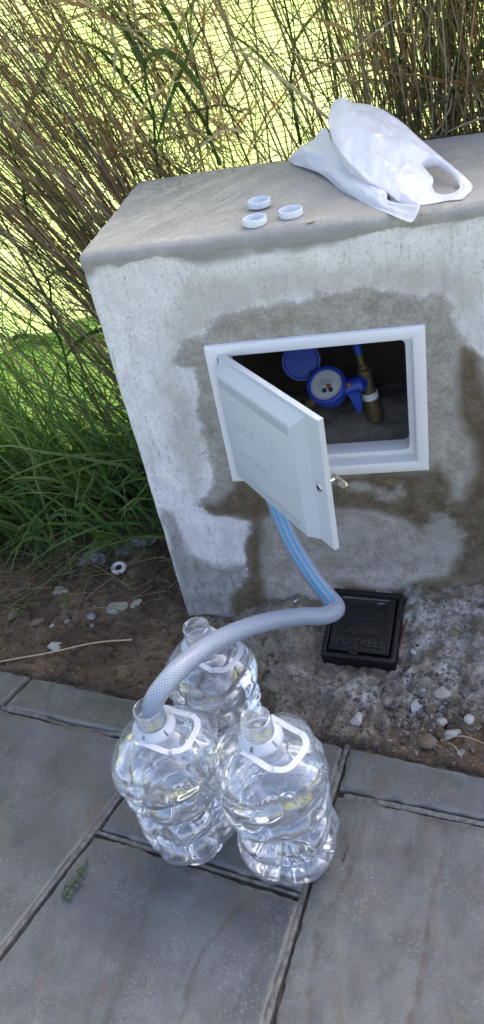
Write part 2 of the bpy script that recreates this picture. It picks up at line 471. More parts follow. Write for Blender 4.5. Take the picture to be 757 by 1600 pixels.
nrm = k.bump(k.noise(70, 4, .6, dist=1.5), .9, .01)
M_FILM = k.done(k.n('MixShader', {0: k.math('MULTIPLY_ADD', k.n('LayerWeight', {'Blend': .4, 'Normal': nrm}, out=1), .5, .08), 1: k.n('BsdfTransparent', {'Color': (.93, .94, .95, 1)}), 2: k.bsdf((.75, .76, .78), .15, nrm)}))
k = Mat("braided_hose_plastic")
u = k.attr('hu'); v = k.math('ARCTAN2', k.attr('hs'), k.attr('hc'))        # metres along, angle
ang = k.math('MULTIPLY', v, 36 / (2 * math.pi)); al = k.math('MULTIPLY', u, 1 / .0056)
w1 = k.math('ABSOLUTE', k.math('SINE', k.math('MULTIPLY', k.math('ADD', k.math('MULTIPLY', ang, .5), al), math.pi)))
w2 = k.math('ABSOLUTE', k.math('SINE', k.math('MULTIPLY', k.math('SUBTRACT', k.math('MULTIPLY', ang, .5), al), math.pi)))
br = k.ramp(k.math('MINIMUM', w1, w2), .12, .42, 1, 0)
c = k.mix(br, (.17, .21, .28), (.36, .40, .46))
st = None
for a0, hw in ((.34, .17), (-.34, .17), (1.0, .05)):
    t = k.ramp(k.math('ABSOLUTE', k.math('SUBTRACT', v, a0)), hw * .75, hw * 1.1, 1, 0)
    st = t if st is None else k.math('MAXIMUM', st, t)
c = k.mix(k.math('MULTIPLY', st, .92), c, (.015, .235, .42))
M_HOSE = k.done(k.bsdf(c, .32, k.bump(br, .25, .001), spec=.5, **{'Subsurface Weight': .0}))
M_STONE = [plain("pale_limestone", (.36, .35, .32), .9, 0, .35, 45, .8), plain("grey_stone", (.20, .20, .20), .9, 0, .3, 50, .6), plain("brown_stone", (.15, .11, .075), .9, 0, .35, 50, .6), plain("cement_chunk", (.30, .28, .235), .95, 0, .35, 60, 1.0)]
M_GRAVEL = stalk_mat("mixed_gravel", [(.05, .045, .04), (.16, .15, .14), (.10, .075, .05), (.25, .235, .21), (.08, .075, .075), (.18, .13, .09), (.33, .32, .30)], 0.0, .9)
M_CRUMB = stalk_mat("soil_crumb", [(.06, .042, .028), (.11, .078, .05), (.14, .105, .07), (.08, .058, .04)], 0.0, .95)
M_RING = plain("white_gasket_plastic", (.70, .70, .71), .5, 0, .15, 60)
M_STRAWC = plain("pale_dry_straw", (.42, .34, .20), .7, 0, .2, 60)
M_LEAF = plain("wilted_green_leaf", (.04, .065, .028), .5, 0, .35, 60)
M_RUST = plain("rusty_brown_stick", (.17, .075, .03), .85, 0, .4, 60)
M_TWIG = plain("dark_twig", (.05, .04, .03), .9)

# ------------------------------------------------------------------ ground
YW = 1.302           # front face of the block
ZT = 0.928           # top of the block
FY = 2.00            # fence
def yb(x): return 0.904 - 0.239 * x           # line where the soil meets the paving
ce_px = [(598, 965), (640, 925), (680, 950), (757, 945), (790, 1000), (757, 1070), (690, 1075), (640, 1100), (600, 1125), (545, 1075), (500, 1068), (465, 1045), (480, 1030), (560, 1045), (606, 1050), (625, 1000)]
ap_px = [(285, 958), (400, 930), (520, 905), (640, 905), (800, 900), (800, 1050), (757, 1100), (640, 1110), (560, 1130), (480, 1120), (420, 1085), (400, 1040), (330, 985)]
CE = [onz(a, b, .05)[:2] for a, b in ce_px]
AP = [onz(a, b, .05)[:2] for a, b in ap_px]
def gz(x, y, detail=True):
    x = np.asarray(x, float); y = np.asarray(y, float)
    right = sstep(-.46, -.22, x) * sstep(.96, 1.27, y) * .088
    right = right - .03 * sstep(-.275, -.225, x) * sstep(.02, -.03, x) * sstep(1.06, 1.12, y) * sstep(1.30, 1.26, y)
    z = .004 + right + .010 * sstep(1.15, 1.6, y)
    d = y - yb(x)
    if detail:
        z = z + .009 * fbm(x * 14, y * 14, seed=3, oct=3) + .006 * fbm(x * 55, y * 55, seed=5, oct=4) - .012 * np.exp(-np.abs(fbm(x * 9, y * 9, seed=15, oct=3)) * 26) * sstep(-.35, -.5, x)
        near = sstep(-.1, .25, x + .35) * sstep(0, .05, d)
        z = z + near * (.007 * np.abs(fbm(x * 45, y * 45, seed=9, oct=3)) + .010 * fbm(x * 20, y * 20, seed=19, oct=3))
        d = d + .008 * fbm(x * 30, y * 30, seed=21, oct=3)
    return np.where(d > .012, z, np.where(d > -.004, z * sstep(-.004, .012, d) - .02 * (1 - sstep(-.004, .012, d)), -.02) - sstep(.004, .03, -d) * .03)
gx = np.concatenate([np.linspace(-2.6, -1.25, 30), np.linspace(-1.24, .32, 330), np.linspace(.34, 1.8, 30)])
gy = np.concatenate([np.linspace(.35, .76, 10), np.linspace(.77, 1.45, 160), np.linspace(1.46, 2.5, 70)])
GX, GY = np.meshgrid(gx, gy, indexing='ij')
GZ = gz(GX, GY)
me = mesh("soil", np.stack([GX, GY, GZ], -1).reshape(-1, 3), grid_faces(len(gx), len(gy)),
          {'ce': sdf_poly(CE, GX, GY).ravel(), 'ap': sdf_poly(AP, GX, GY).ravel()})
props(link("soil", me, M_SOIL, smooth=True), kind='structure')
me = mesh("ground", [(-600, -600, -.08), (600, -600, -.08), (600, 900, -.08), (-600, 900, -.08)], [(0, 1, 2, 3)])
props(link("ground", me, M_LAWN), kind='structure')

# ------------------------------------------------------------------ pavement and its pavers
ud = np.array([math.cos(R_(-13.4)), math.sin(R_(-13.4))]); vd = np.array([-ud[1], ud[0]])
pave = mesh("pavement", [(-4.0, -3.0, -.013), (3.0, -3.0, -.013), (3.0, .904 - .239 * 3.0 + .01, -.013), (-4.0, .904 + .239 * 4.0 + .01, -.013)], [(0, 1, 2, 3)])
PAV = props(link("pavement", pave, M_JOINT), kind='structure')
def paver(corners, mat, seed, n=(70, 70), gap=.0075, z=0.0, relief=.0016, lip=.004):
    A, B, C, D = [np.array(c[:2], float) for c in corners]      # A near-left, B near-right, C far-right, D far-left
    cen = (A + B + C + D) / 4
    def sh(P, Q, Rr):       # shrink towards the inside along both edges
        e1 = (Q - P) / np.linalg.norm(Q - P); e2 = (Rr - P) / np.linalg.norm(Rr - P)
        return P + (e1 + e2) * gap
    A2, B2, C2, D2 = sh(A, B, D), sh(B, A, C), sh(C, D, B), sh(D, C, A)
    nu, nv = n
    def par(m):
        t = np.linspace(0, 1, m); e = .012
        return np.concatenate([[0, e * .4, e], np.linspace(e * 1.6, 1 - e * 1.6, m - 6), [1 - e, 1 - e * .4, 1]])
    u, v = par(nu), par(nv)
    U, V = np.meshgrid(u, v, indexing='ij')
    X = (1 - U) * (1 - V) * A2[0] + U * (1 - V) * B2[0] + U * V * C2[0] + (1 - U) * V * D2[0]
    Y = (1 - U) * (1 - V) * A2[1] + U * (1 - V) * B2[1] + U * V * C2[1] + (1 - U) * V * D2[1]
    lu = (np.linalg.norm(B2 - A2) + np.linalg.norm(C2 - D2)) / 2; lv = (np.linalg.norm(D2 - A2) + np.linalg.norm(C2 - B2)) / 2
    ed = np.minimum(np.minimum(U, 1 - U) * lu, np.minimum(V, 1 - V) * lv)
    wob = .0035 * fbm(X * 40, Y * 40, seed=seed + 5, oct=3)
    P_ = X * ud[0] + Y * ud[1]; Q_ = X * vd[0] + Y * vd[1]
    cle = fbm(P_ * 7, Q_ * 2.4, seed=seed, oct=4)
    steps = np.floor(cle * 4) / 4
    Z = z + 1.5 * relief * (.9 * fbm(X * 16, Y * 16, seed=seed + 2, oct=5) + 1.6 * (steps * .7 + cle * .3))
    rr = -np.abs(np.sin((P_ * 6.5 + .25 * fbm(P_ * 5, Q_ * 5, seed=seed + 8, oct=3)) * math.pi))
    gv_ = np.exp(rr * 14) * sstep(-.15, .35, vnoise(P_ * 4, Q_ * 3, seed=seed + 4))
    Z -= .0020 * np.exp(rr * 14) * sstep(-.15, .35, vnoise(P_ * 4, Q_ * 3, seed=seed + 4))
    Z = np.where(ed < lip * 1.6, Z * .4 + z * .6 - .006 * (1 - ed / (lip * 1.6)) ** 2, Z)
    X = X + wob * (ed < .004); Y = Y + wob * (ed < .004) * .7
    top = np.stack([X, Y, Z], -1)
    # skirt
    per = [(i, 0) for i in range(nu)] + [(nu - 1, j) for j in range(1, nv)] + [(i, nv - 1) for i in range(nu - 2, -1, -1)] + [(0, j) for j in range(nv - 2, 0, -1)]
    Vv = top.reshape(-1, 3); base = len(Vv)
    sk = np.array([top[i, j] + np.array([0, 0, -.035]) for i, j in per])
    F = grid_faces(nu, nv)
    idx = np.array([i * nv + j for i, j in per]); m_ = len(per)
    nx = (np.arange(m_) + 1) % m_
    F2 = np.stack([idx, base + np.arange(m_), base + nx, idx[nx]], -1)
    allV = np.vstack([Vv, sk]); allV[:, 0] -= cen[0]; allV[:, 1] -= cen[1]
    me = mesh("paver", allV, np.vstack([F, F2]), {'ed': np.concatenate([ed.ravel(), np.zeros(m_)]), 'gv': np.concatenate([gv_.ravel(), np.zeros(m_)])})
    o = link("paver", me, mat, PAV, smooth=True, loc=(cen[0], cen[1], 0))
    return o
def G(px, py): return onz(px, py, 0.0)[:2]
JB_far, JB_mid, JB_near = G(562, 1162), G(476, 1402), G(418, 1606)
JB_far = JB_mid + (JB_mid - JB_near) / np.linalg.norm(JB_mid - JB_near) * np.linalg.norm(JB_far - JB_mid)
jb_dir = (JB_mid - JB_near) / np.linalg.norm(JB_mid - JB_near)
ST_L0, ST_L1 = G(3, 1107), G(185, 1148)          # near edge of the left edging strip
sl = (ST_L1 - ST_L0) / np.linalg.norm(ST_L1 - ST_L0)
JA_top, JA_mid, JA_near = G(200, 1230), G(165, 1303), G(0, 1492)
ja_dir = (JA_top - JA_near) / np.linalg.norm(JA_top - JA_near)
def far(x): return np.array([x, yb(x)])
# intersections by line maths
def isect(p, d, q, e):
    A_ = np.array([d, -np.asarray(e)]).T; t = np.linalg.solve(A_, np.asarray(q) - np.asarray(p)); return np.asarray(p) + np.asarray(d) * t[0]
farp, fard = far(0.0), np.array([1, -.239])
JA_strip = isect(JA_near, ja_dir, ST_L0, sl)
JA_far = isect(JA_near, ja_dir, farp, fard)
JB_f = isect(JB_mid, jb_dir, farp, fard)
SR0, SR1 = G(548, 1243), G(757, 1285)
srd = (SR1 - SR0) / np.linalg.norm(SR1 - SR0)
JB_sr = isect(JB_mid, jb_dir, SR0, srd)
midd = (JB_mid - JA_mid) / np.linalg.norm(JB_mid - JA_mid)
JA_m = isect(JA_near, ja_dir, JA_mid, midd)
NEAR = -1.2
JA_n = JA_near + ja_dir * -1.0; JB_n = JB_near - jb_dir * 1.0
LW = 1.0
LS_joint0, LS_joint1 = G(5, 1102), G(62, 1044)
lsd = (LS_joint1 - LS_joint0) / np.linalg.norm(LS_joint1 - LS_joint0)
LSf = isect(LS_joint0, lsd, farp, fard); LSn = isect(LS_joint0, lsd, ST_L0, sl)
paver([LSn, JA_strip, JA_far, LSf], M_PAV[2], 31, (70, 36), z=.003)                      # left edging strip
paver([LSn - sl * .55, LSn, LSf, LSf - np.array([1, -.239]) / 1.028 * .55], M_PAV[2], 35, (50, 30), z=.002)
paver([JA_n - sl * LW, JA_n, JA_strip, JA_strip - sl * LW], M_PAV[1], 41, (110, 110), z=.004, relief=.0022)   # large left
paver([JA_m, JB_mid, JB_f, JA_far], M_PAV[0], 51, (90, 70), z=0.0)                       # middle, under the bottles
paver([JA_n, JB_n, JB_mid, JA_m], M_PAV[0], 61, (90, 110), z=.001, relief=.0018)         # middle near
SRf = far(.62)
paver([JB_sr, JB_sr + srd * .75, SRf, JB_f], M_PAV[0], 71, (80, 36), z=.003)             # right edging strip
paver([JB_n, JB_n + ud * .85, JB_sr + srd * .75, JB_sr], M_PAV[1], 81, (110, 130), z=.002, relief=.0026)
# paving that runs on outside the picture
for i in range(-3, 4):
    for j in range(2):
        o_ = JA_n + ud * (i * .62 - .38) - vd * (j * .8)
        if o_[1] - .8 > -2.6:
            paver([o_ - vd * .8, o_ - vd * .8 + ud * .62, o_ + ud * .62, o_], M_PAV[(i + j) % 2], 100 + i * 7 + j, (16, 16))
o_ = JB_n + ud * .85
paver([o_, o_ + ud * .8, JB_sr + srd * 1.55, JB_sr + srd * .75], M_PAV[0], 131, (30, 30))
paver([JB_sr + srd * .75, JB_sr + srd * 1.55, far(1.42), SRf], M_PAV[0], 133, (30, 16))
o_ = JA_n - sl * LW
paver([o_ - sl * LW, o_, JA_strip - sl * LW, JA_strip - sl * 2 * LW], M_PAV[1], 137, (30, 30))
# mortar lips along the joints
def lip(P, Q, wdt, hgt, seed, shift=0.0):
    n = max(8, int(np.linalg.norm(Q - P) / .006)); t = np.linspace(0, 1, n)
    d = (Q - P) / np.linalg.norm(Q - P); nn = np.array([-d[1], d[0]])
    prof = [(-1.1, -1.0), (-1.0, .75), (-.7, .97), (.6, 1.0), (.95, .75), (1.1, -1.0)]
    V = []
    for i in range(n):
        c0 = P + (Q - P) * t[i]
        wv = wdt * (1 + .28 * float(fbm(t[i] * n * .03, seed, seed=seed, oct=4))); hv = .0009 * float(fbm(t[i] * n * .035, seed + 3.3, seed=seed + 1, oct=4))
        if float(fbm(t[i] * n * .012, seed + 5.7, seed=seed + 4, oct=3)) > .62: hv -= .006
        off = shift + .0018 * float(fbm(t[i] * n * .03, seed + 9.1, seed=seed + 2, oct=3))
        for a_, b_ in prof:
            q = c0 + nn * (a_ * wv + off)
            V.append((q[0], q[1], -.012 + (hgt + .012 + hv) * (b_ * .5 + .5) if b_ > -1 else -.02))
    me = mesh("mortar_lip", np.array(V), grid_faces(n, len(prof)))
    return edgesplit(link("mortar_lip", me, M_LIP, PAV, smooth=True), 40)
lip(JA_strip + ja_dir * -.02, JA_n, .0058, -.0002, 3, -.0035)
lip(JB_f, JB_n, .0048, -.0012, 5, -.003)
lip(JB_sr + srd * .02, JB_sr + srd * .75, .0052, -.0012, 7, -.002)
lip(LSn, JA_strip, .0050, -.002, 8, .002)
lip(JA_m, JB_mid, .0042, -.005, 9)

# ------------------------------------------------------------------ concrete block with the cabinet opening
OX0, OX1, OZ0, OZ1 = -.345, .036, .438, .722      # rough opening
BX0, BX1, BY0, BY1, BZ0 = -.553, 1.25, YW, 1.752, -.06
def dens(a, b, st, extra=()):
    n = max(2, int(round((b - a) / st)) + 1); return np.linspace(a, b, n)
xs = np.unique(np.concatenate([dens(BX0, OX0, .004), dens(OX0, OX1, .005), dens(OX1, .24, .004), dens(.24, BX1, .06)]).round(5))
zs = np.unique(np.concatenate([dens(BZ0, OZ0, .0045), dens(OZ0, OZ1, .005), dens(OZ1, ZT, .004)]).round(5))
ys = np.unique(dens(BY0, BY1, .006).round(5))
Vs, Fs = [], []; off = 0
def add_face(A, B, fn, flip, hole=False):
    global off
    AA, BB = np.meshgrid(A, B, indexing='ij')
    V = fn(AA, BB).reshape(-1, 3)
    F = grid_faces(len(A), len(B))
    if hole:
        c = V[F].mean(1)
        F = F[~((c[:, 0] > OX0) & (c[:, 0] < OX1) & (c[:, 2] > OZ0) & (c[:, 2] < OZ1))]
    Fs.append((F[:, ::-1] if flip else F) + off); Vs.append(V); off += len(V)
add_face(xs, zs, lambda a, b: np.stack([a, np.full_like(a, BY0), b], -1), False, True)
add_face(xs, ys, lambda a, b: np.stack([a, b, np.full_like(a, ZT)], -1), False)
add_face(ys, zs, lambda a, b: np.stack([np.full_like(a, BX0), a, b], -1), True)
add_face(xs, zs[::6].tolist() + [zs[-1]] if zs[-1] not in zs[::6] else zs[::6], lambda a, b: np.stack([a, np.full_like(a, BY1), b], -1), True)
V = np.vstack(Vs); F = np.vstack(Fs)
rr_ = .014
q = np.stack([np.clip(V[:, 0], BX0 + rr_, 99), np.clip(V[:, 1], BY0 + rr_, BY1 - rr_), np.clip(V[:, 2], -99, ZT - rr_)], -1)
dlt = V - q; ln = np.linalg.norm(dlt, axis=1); onb = ln > 1e-9
nrm_ = np.where(onb[:, None], dlt / np.maximum(ln, 1e-9)[:, None], 0)
V2 = q + nrm_ * rr_
# masks in the front plane
def WP(l): return [(ony(a, b, YW)[0], ony(a, b, YW)[2]) for a, b in l]
mk_px = [(316, 522), (284, 546), (275, 560), (281, 572), (305, 574), (304, 595), (310, 612), (307, 636), (316, 671), (329, 700), (332, 743), (325, 769), (312, 789), (339, 805), (395, 810), (392, 832), (388, 858), (390, 875), (382, 904), (365, 924), (368, 970), (400, 1000), (900, 1000), (900, 800), (850, 600), (757, 560), (747, 556), (727, 538), (711, 507), (698, 472), (690, 461), (664, 470), (633, 467), (607, 457), (560, 456), (500, 462), (450, 468), (400, 482), (345, 502)]
wt_px = [(365, 749), (362, 762), (349, 776), (335, 787), (312, 789), (339, 805), (395, 810), (392, 832), (388, 858), (390, 875), (382, 904), (358, 935), (368, 955), (418, 951), (414, 900), (407, 858), (410, 812), (430, 800), (540, 790), (620, 800), (660, 830), (720, 850), (700, 900), (600, 915), (520, 905), (560, 930), (800, 940), (800, 700), (760, 610), (745, 560), (727, 545), (716, 590), (722, 650), (740, 690), (735, 740), (720, 780), (700, 785), (707, 761), (700, 737), (683, 722), (673, 731), (500, 742)]
lt_px1 = [(538, 815), (552, 803), (570, 812), (588, 832), (588, 846), (566, 840), (552, 855), (536, 838)]
lt_px2 = [(545, 755), (562, 748), (580, 757), (610, 768), (625, 757), (632, 770), (610, 776), (580, 768), (548, 766)]
lt_px3 = [(665, 820), (700, 800), (725, 835), (715, 870), (690, 880), (680, 850)]
gr_px = [(252, 795), (268, 800), (285, 835), (292, 868), (330, 880), (392, 880), (375, 925), (372, 965), (290, 985)]
bl_px = [(275, 430), (500, 410), (700, 400), (757, 430), (757, 560), (700, 470), (560, 460), (400, 482), (316, 522), (280, 555), (300, 640), (320, 740), (310, 790), (280, 740), (255, 600)]
x_, z_ = V2[:, 0], V2[:, 2]
front = V2[:, 1] < YW + rr_ * 1.05
def msk(*ls):
    d = np.full(len(V2), -1.0)
    for l in ls: d[front] = np.maximum(d[front], sdf_poly(WP(l), x_[front], z_[front]))
    return d
A_mk, A_wt, A_gr, A_bl = msk(mk_px), msk(wt_px), msk(gr_px), msk(bl_px)
A_lt = msk(lt_px1, lt_px2, lt_px3)
cb_px = [(125, 428), (143, 424), (150, 416), (171, 413), (188, 418), (205, 409), (246, 399), (281, 402), (350, 393), (420, 383), (500, 376), (560, 368), (612, 357), (664, 354), (716, 344), (800, 333)]
cbw = np.array(WP(cb_px)); cap_z = np.interp(x_, cbw[:, 0], cbw[:, 1])
A_cp = np.where(front, z_ - cap_z, .05)
A_cp = np.where((~front) & (V2[:, 2] < ZT - rr_ * 1.05), z_ - (ZT - .04), A_cp)
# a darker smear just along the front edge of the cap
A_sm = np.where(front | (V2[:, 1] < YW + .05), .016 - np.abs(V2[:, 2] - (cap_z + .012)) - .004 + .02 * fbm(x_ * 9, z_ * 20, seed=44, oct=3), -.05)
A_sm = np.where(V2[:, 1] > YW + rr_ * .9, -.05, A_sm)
ln_px = [[(193, 420), (203, 480), (205, 560), (214, 605)], [(274, 408), (280, 470)], [(226, 640), (234, 690), (246, 770), (262, 850)], [(628, 374), (626, 402)], [(732, 354), (727, 388)], [(240, 560), (246, 600)], [(300, 400), (304, 420)]]
A_ln = np.full(len(V2), -1.0)
for pl in ln_px:
    w2 = np.array(WP(pl))
    for (xa, za), (xb, zb) in zip(w2[:-1], w2[1:]):
        t_ = np.clip(((x_ - xa) * (xb - xa) + (z_ - za) * (zb - za)) / ((xb - xa) ** 2 + (zb - za) ** 2), 0, 1)
        A_ln = np.maximum(A_ln, np.where(front, -np.hypot(x_ - xa - t_ * (xb - xa), z_ - za - t_ * (zb - za)), -1))
A_ln += .0012
disp = .0007 * fbm(V2[:, 0] * 22, V2[:, 2] * 22 + V2[:, 1] * 22, seed=61, oct=4) + .0018 * fbm(V2[:, 0] * 5, V2[:, 2] * 5 + V2[:, 1] * 5, seed=63, oct=2)
disp += .0028 * sstep(-.003, .003, A_cp + .006 * fbm(x_ * 30, z_ * 30, seed=71, oct=3)) * (V2[:, 2] < ZT + 1)
disp += .0022 * sstep(-.002, .003, A_mk + .01 * fbm(x_ * 30, z_ * 30, seed=73, oct=3))
nearop = (np.abs(np.clip(x_, OX0, OX1) - x_) + np.abs(np.clip(z_, OZ0, OZ1) - z_)) < .002
disp = np.where(nearop & front, 0, disp)
# the mortar flares out where it runs down to the apron
flare = np.where(front & (x_ > -.36), .030 * sstep(.16, .02, z_) * sstep(-.36, -.2, x_), 0)
V2 = V2 + nrm_ * disp[:, None]; V2[:, 1] -= flare
BLOCK = empty("concrete_block", (BX0, YW, 0), label="big whitewashed concrete block with grey mortar cap and meter opening", cat="concrete block")
base_ = np.array([BX0, YW, 0])
me = mesh("block_body", V2 - base_, F, {'mk': A_mk, 'wt': A_wt, 'cp': A_cp, 'lt': A_lt, 'gr': A_gr, 'bl': A_bl, 'sm': A_sm, 'ln': A_ln})
bm = bmesh.new(); bm.from_mesh(me); bmesh.ops.remove_doubles(bm, verts=bm.verts, dist=.0002); bmesh.ops.recalc_face_normals(bm, faces=bm.faces)
bm.to_mesh(me); bm.free()
link("block_body", me, M_BLOCK, BLOCK, smooth=True)
# cavity
def cav():
    bm = bmesh.new()
    x0, x1, y0, y1, z0, z1 = OX0, OX1, YW + .002, YW + .27, OZ0, OZ1
    n = 14
    def quad(fn):
        vs = [[bm.verts.new(fn(i / n, j / n)) for j in range(n + 1)] for i in range(n + 1)]
        for i in range(n):
            for j in range(n): bm.faces.new((vs[i][j], vs[i + 1][j], vs[i + 1][j + 1], vs[i][j + 1]))
    quad(lambda a, b: (x0 + (x1 - x0) * a, y1, z0 + (z1 - z0) * b))
    quad(lambda a, b: (x0, y0 + (y1 - y0) * a, z0 + (z1 - z0) * b))
    quad(lambda a, b: (x1, y0 + (y1 - y0) * a, z0 + (z1 - z0) * b))
    quad(lambda a, b: (x0 + (x1 - x0) * a, y0 + (y1 - y0) * b, z1))
    quad(lambda a, b: (x0 + (x1 - x0) * a, y0 + (y1 - y0) * b, z0))
    bmesh.ops.remove_doubles(bm, verts=bm.verts, dist=1e-4)
    for v in bm.verts:
        if v.co.y > y0 + .02:
            p = v.co
            d = float(fbm(p.x * 18, p.y * 18, p.z * 18, seed=5, oct=3)) * .008
            v.co += Vector((d * .4, d, d * .3))
        v.co -= Vector(base_)
    return bm
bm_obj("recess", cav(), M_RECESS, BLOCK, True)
sx = np.linspace(OX0 + .004, OX1 - .004, 70); sy = np.linspace(YW + .03, YW + .262, 36)
SX, SY = np.meshgrid(sx, sy, indexing='ij')
SZ = .444 + .022 * sstep(YW + .06, YW + .2, SY) + .005 * fbm(SX * 22, SY * 22, seed=81, oct=4)
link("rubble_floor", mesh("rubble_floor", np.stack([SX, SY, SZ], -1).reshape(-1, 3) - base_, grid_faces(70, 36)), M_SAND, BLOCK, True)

# ------------------------------------------------------------------ meter cabinet: frame and hinged door
FX0, FX1, FZ0, FZ1 = -.359, .0475, .419, .7335
CAB = empty("meter_cabinet", (FX0, YW, FZ0), label="white plastic meter cabinet frame set in the concrete with its ribbed door hanging open", cat="cabinet")
cb = Vector((FX0, YW, FZ0))
def ring(bm, x0, x1, z0, z1, wl, wr_, wb, wtp, y0, y1, bev):
    """four butted bars of a rectangular frame"""
    box(bm, x0, x1, y0, y1, z1 - wtp, z1, bev); box(bm, x0, x1, y0, y1, z0, z0 + wb, bev)
    box(bm, x0, x0 + wl, y0 + .0008, y1, z0 + wb - .003, z1 - wtp + .003, bev); box(bm, x1 - wr_, x1, y0 + .0008, y1, z0 + wb - .003, z1 - wtp + .003, bev)
def ring_mesh(x0, x1, z0, z1, wd, y0, y1, rad_in, rad_out, bev):
    """one closed frame with rounded inner corners"""
    def rr(x0, x1, z0, z1, r, n=5):
        pts = []
        for cx, cz, a0 in ((x1 - r, z1 - r, 0), (x0 + r, z1 - r, 90), (x0 + r, z0 + r, 180), (x1 - r, z0 + r, 270)):
            for i in range(n + 1):
                a = R_(a0 + 90 * i / n); pts.append((cx + r * math.cos(a), cz + r * math.sin(a)))
        return pts
    loops = []
    for (ins, y, ro) in ((0, y1, rad_out), (0, y0 + bev, rad_out), (bev * .4, y0 + bev * .3, rad_out), (bev, y0, rad_out), (wd - bev, y0, rad_in), (wd - bev * .4, y0 + bev * .3, rad_in), (wd, y0 + bev, rad_in), (wd, y1, rad_in)):
        loops.append([(p[0], y, p[1]) for p in rr(x0 + ins, x1 - ins, z0 + ins, z1 - ins, max(ro - (ins if ro == rad_out else 0), .0006))])
    n = len(loops[0]); Vv = np.array(loops).reshape(-1, 3)
    Ff = [(i * n + j, i * n + (j + 1) % n, (i + 1) * n + (j + 1) % n, (i + 1) * n + j) for i in range(len(loops) - 1) for j in range(n)]
    return Vv, np.array(Ff)
def edgesplit(o, ang=35):
    me_ = o.data
    me_.polygons.foreach_set('use_smooth', np.ones(len(me_.polygons), bool))
    md = o.modifiers.new("edge_split", 'EDGE_SPLIT'); md.split_angle = R_(ang)
    return o
V, F = ring_mesh(FX0, FX1, FZ0, FZ1, .024, YW - .012, YW + .004, .003, .003, .0035)
fr_ = edgesplit(link("frame", mesh("frame", V - np.array(cb), F), M_FRAME, CAB))
V, F = ring_mesh(FX0 + .0235, FX1 - .0235, FZ0 + .0235, FZ1 - .0235, .0125, YW + .016, YW + .055, .012, .002, .002)
edgesplit(link("inner_rim", mesh("inner_rim", V - np.array(cb), F), M_FRAME, CAB))
V, F = ring_mesh(FX0 + .0215, FX1 - .0215, FZ0 + .0215, FZ1 - .0215, .0030, YW - .002, YW + .040, .003, .002, .001)
edgesplit(link("frame_lining", mesh("frame_lining", V - np.array(cb), F), M_FRAME, CAB))
# door, local x = width, local -y = outside, z = up
DW, DH = .332, .270
DLOC = (-.3335 - FX0, YW - .012 - YW, .447 - FZ0)
bm = bmesh.new()
def loft(bm, loops):
    vs = [[bm.verts.new(p) for p in l] for l in loops]
    n = len(vs[0])
    for a, b in zip(vs, vs[1:]):
        for i in range(n): bm.faces.new((a[i], a[(i + 1) % n], b[(i + 1) % n], b[i]))
    bm.faces.new(vs[0][::-1]); bm.faces.new(vs[-1])
def rc(x0, x1, z0, z1, y): return [(x0, y, z0), (x1, y, z0), (x1, y, z1), (x0, y, z1)]
# base plate with a rim turned inwards
loft(bm, [rc(.004, DW - .004, .004, DH - .004, .004), rc(.004, DW - .004, .004, DH - .004, .010), rc(0, DW, 0, DH, .010), rc(0, DW, 0, DH, .0), rc(.001, DW - .001, .001, DH - .001, -.001), rc(.002, DW - .002, .002, DH - .002, -.0012)])
bmesh.ops.recalc_face_normals(bm, faces=bm.faces)
DOOR = edgesplit(bm_obj("door", bm, M_DOOR, CAB, loc=DLOC, rot=(0, 0, R_(-52))), 25)
bm = bmesh.new()
PX1 = .272
loft(bm, [rc(.006, PX1 + .022, .0015, DH - .008, -.0008), rc(.010, PX1, .004, DH - .030, -.017), rc(.0115, PX1 - .0015, .0055, DH - .0315, -.0176)])
bmesh.ops.recalc_face_normals(bm, faces=bm.faces)
edgesplit(bm_obj("raised_panel", bm, M_DOOR, DOOR), 22)
bm = bmesh.new()
for (za, zb) in ((DH - .054, DH - .036), (.010, .030)):
    nr = 44
    for i in range(nr):
        xa = .020 + i * (PX1 - .034) / (nr - 1)
        box(bm, xa - .0012, xa + .0012, -.0190, -.0173, za, zb)
props(bm_obj("vent_ribs", bm, M_DOOR, DOOR), kind='stuff')
for body, sz, zz, xx in (("AGUA", .030, .148, .088), ("POTABLE", .024, .085, .100)):
    tm = text_mesh(body, sz, .0008)
    t = link("lettering", tm, M_DOOR, DOOR, loc=(xx, -.0178, zz), rot=(R_(90), 0, 0))
# raised drop-shaped emblem outline
bm = bmesh.new()
em = [(.196, .185), (.214, .148), (.226, .120), (.222, .096), (.204, .086), (.184, .094), (.178, .118), (.186, .150)]
emc = catmull([(p[0], -.0176, p[1]) for p in em + em[:1]], 5)
V, F, _, _ = tube(emc, .0011, 6)
link("emblem", mesh("emblem", V, F), M_DOOR, DOOR, True)
# lock and latch
LX, LZ = .311, .129
V, F = lathe([(.0001, .003), (.004, .003), (.0075, .0026), (.0078, 0), (.0078, -.002)], 24)
LOCK = link("lock", mesh("lock", V, F), M_CHROME, DOOR, True, loc=(LX, -.0012, LZ), rot=(R_(90), 0, 0))
bm = bmesh.new(); box(bm, -.0013, .0013, -.0045, .0045, .0028, .0037)
bm_obj("keyhole", bm, M_DARKHOLE, LOCK)
bm = bmesh.new()
box(bm, LX - .006, LX + .006, .0102, .030, LZ - .006, LZ + .006, .002)
prism(bm, [(LX - .008, LZ - .008), (LX + .024, LZ - .006), (LX + .034, LZ + .004), (LX + .032, LZ + .010), (LX + .006, LZ + .010), (LX - .008, LZ + .008)], .030, .0335)
bm_obj("latch", bm, M_CHROME, DOOR)
for zz in (.030, DH - .045):
    bm = bmesh.new()
    box(bm, -.010, .010, -.004, .006, zz - .014, zz + .014, .002)
    bm_obj("hinge", bm, M_FRAME, DOOR)

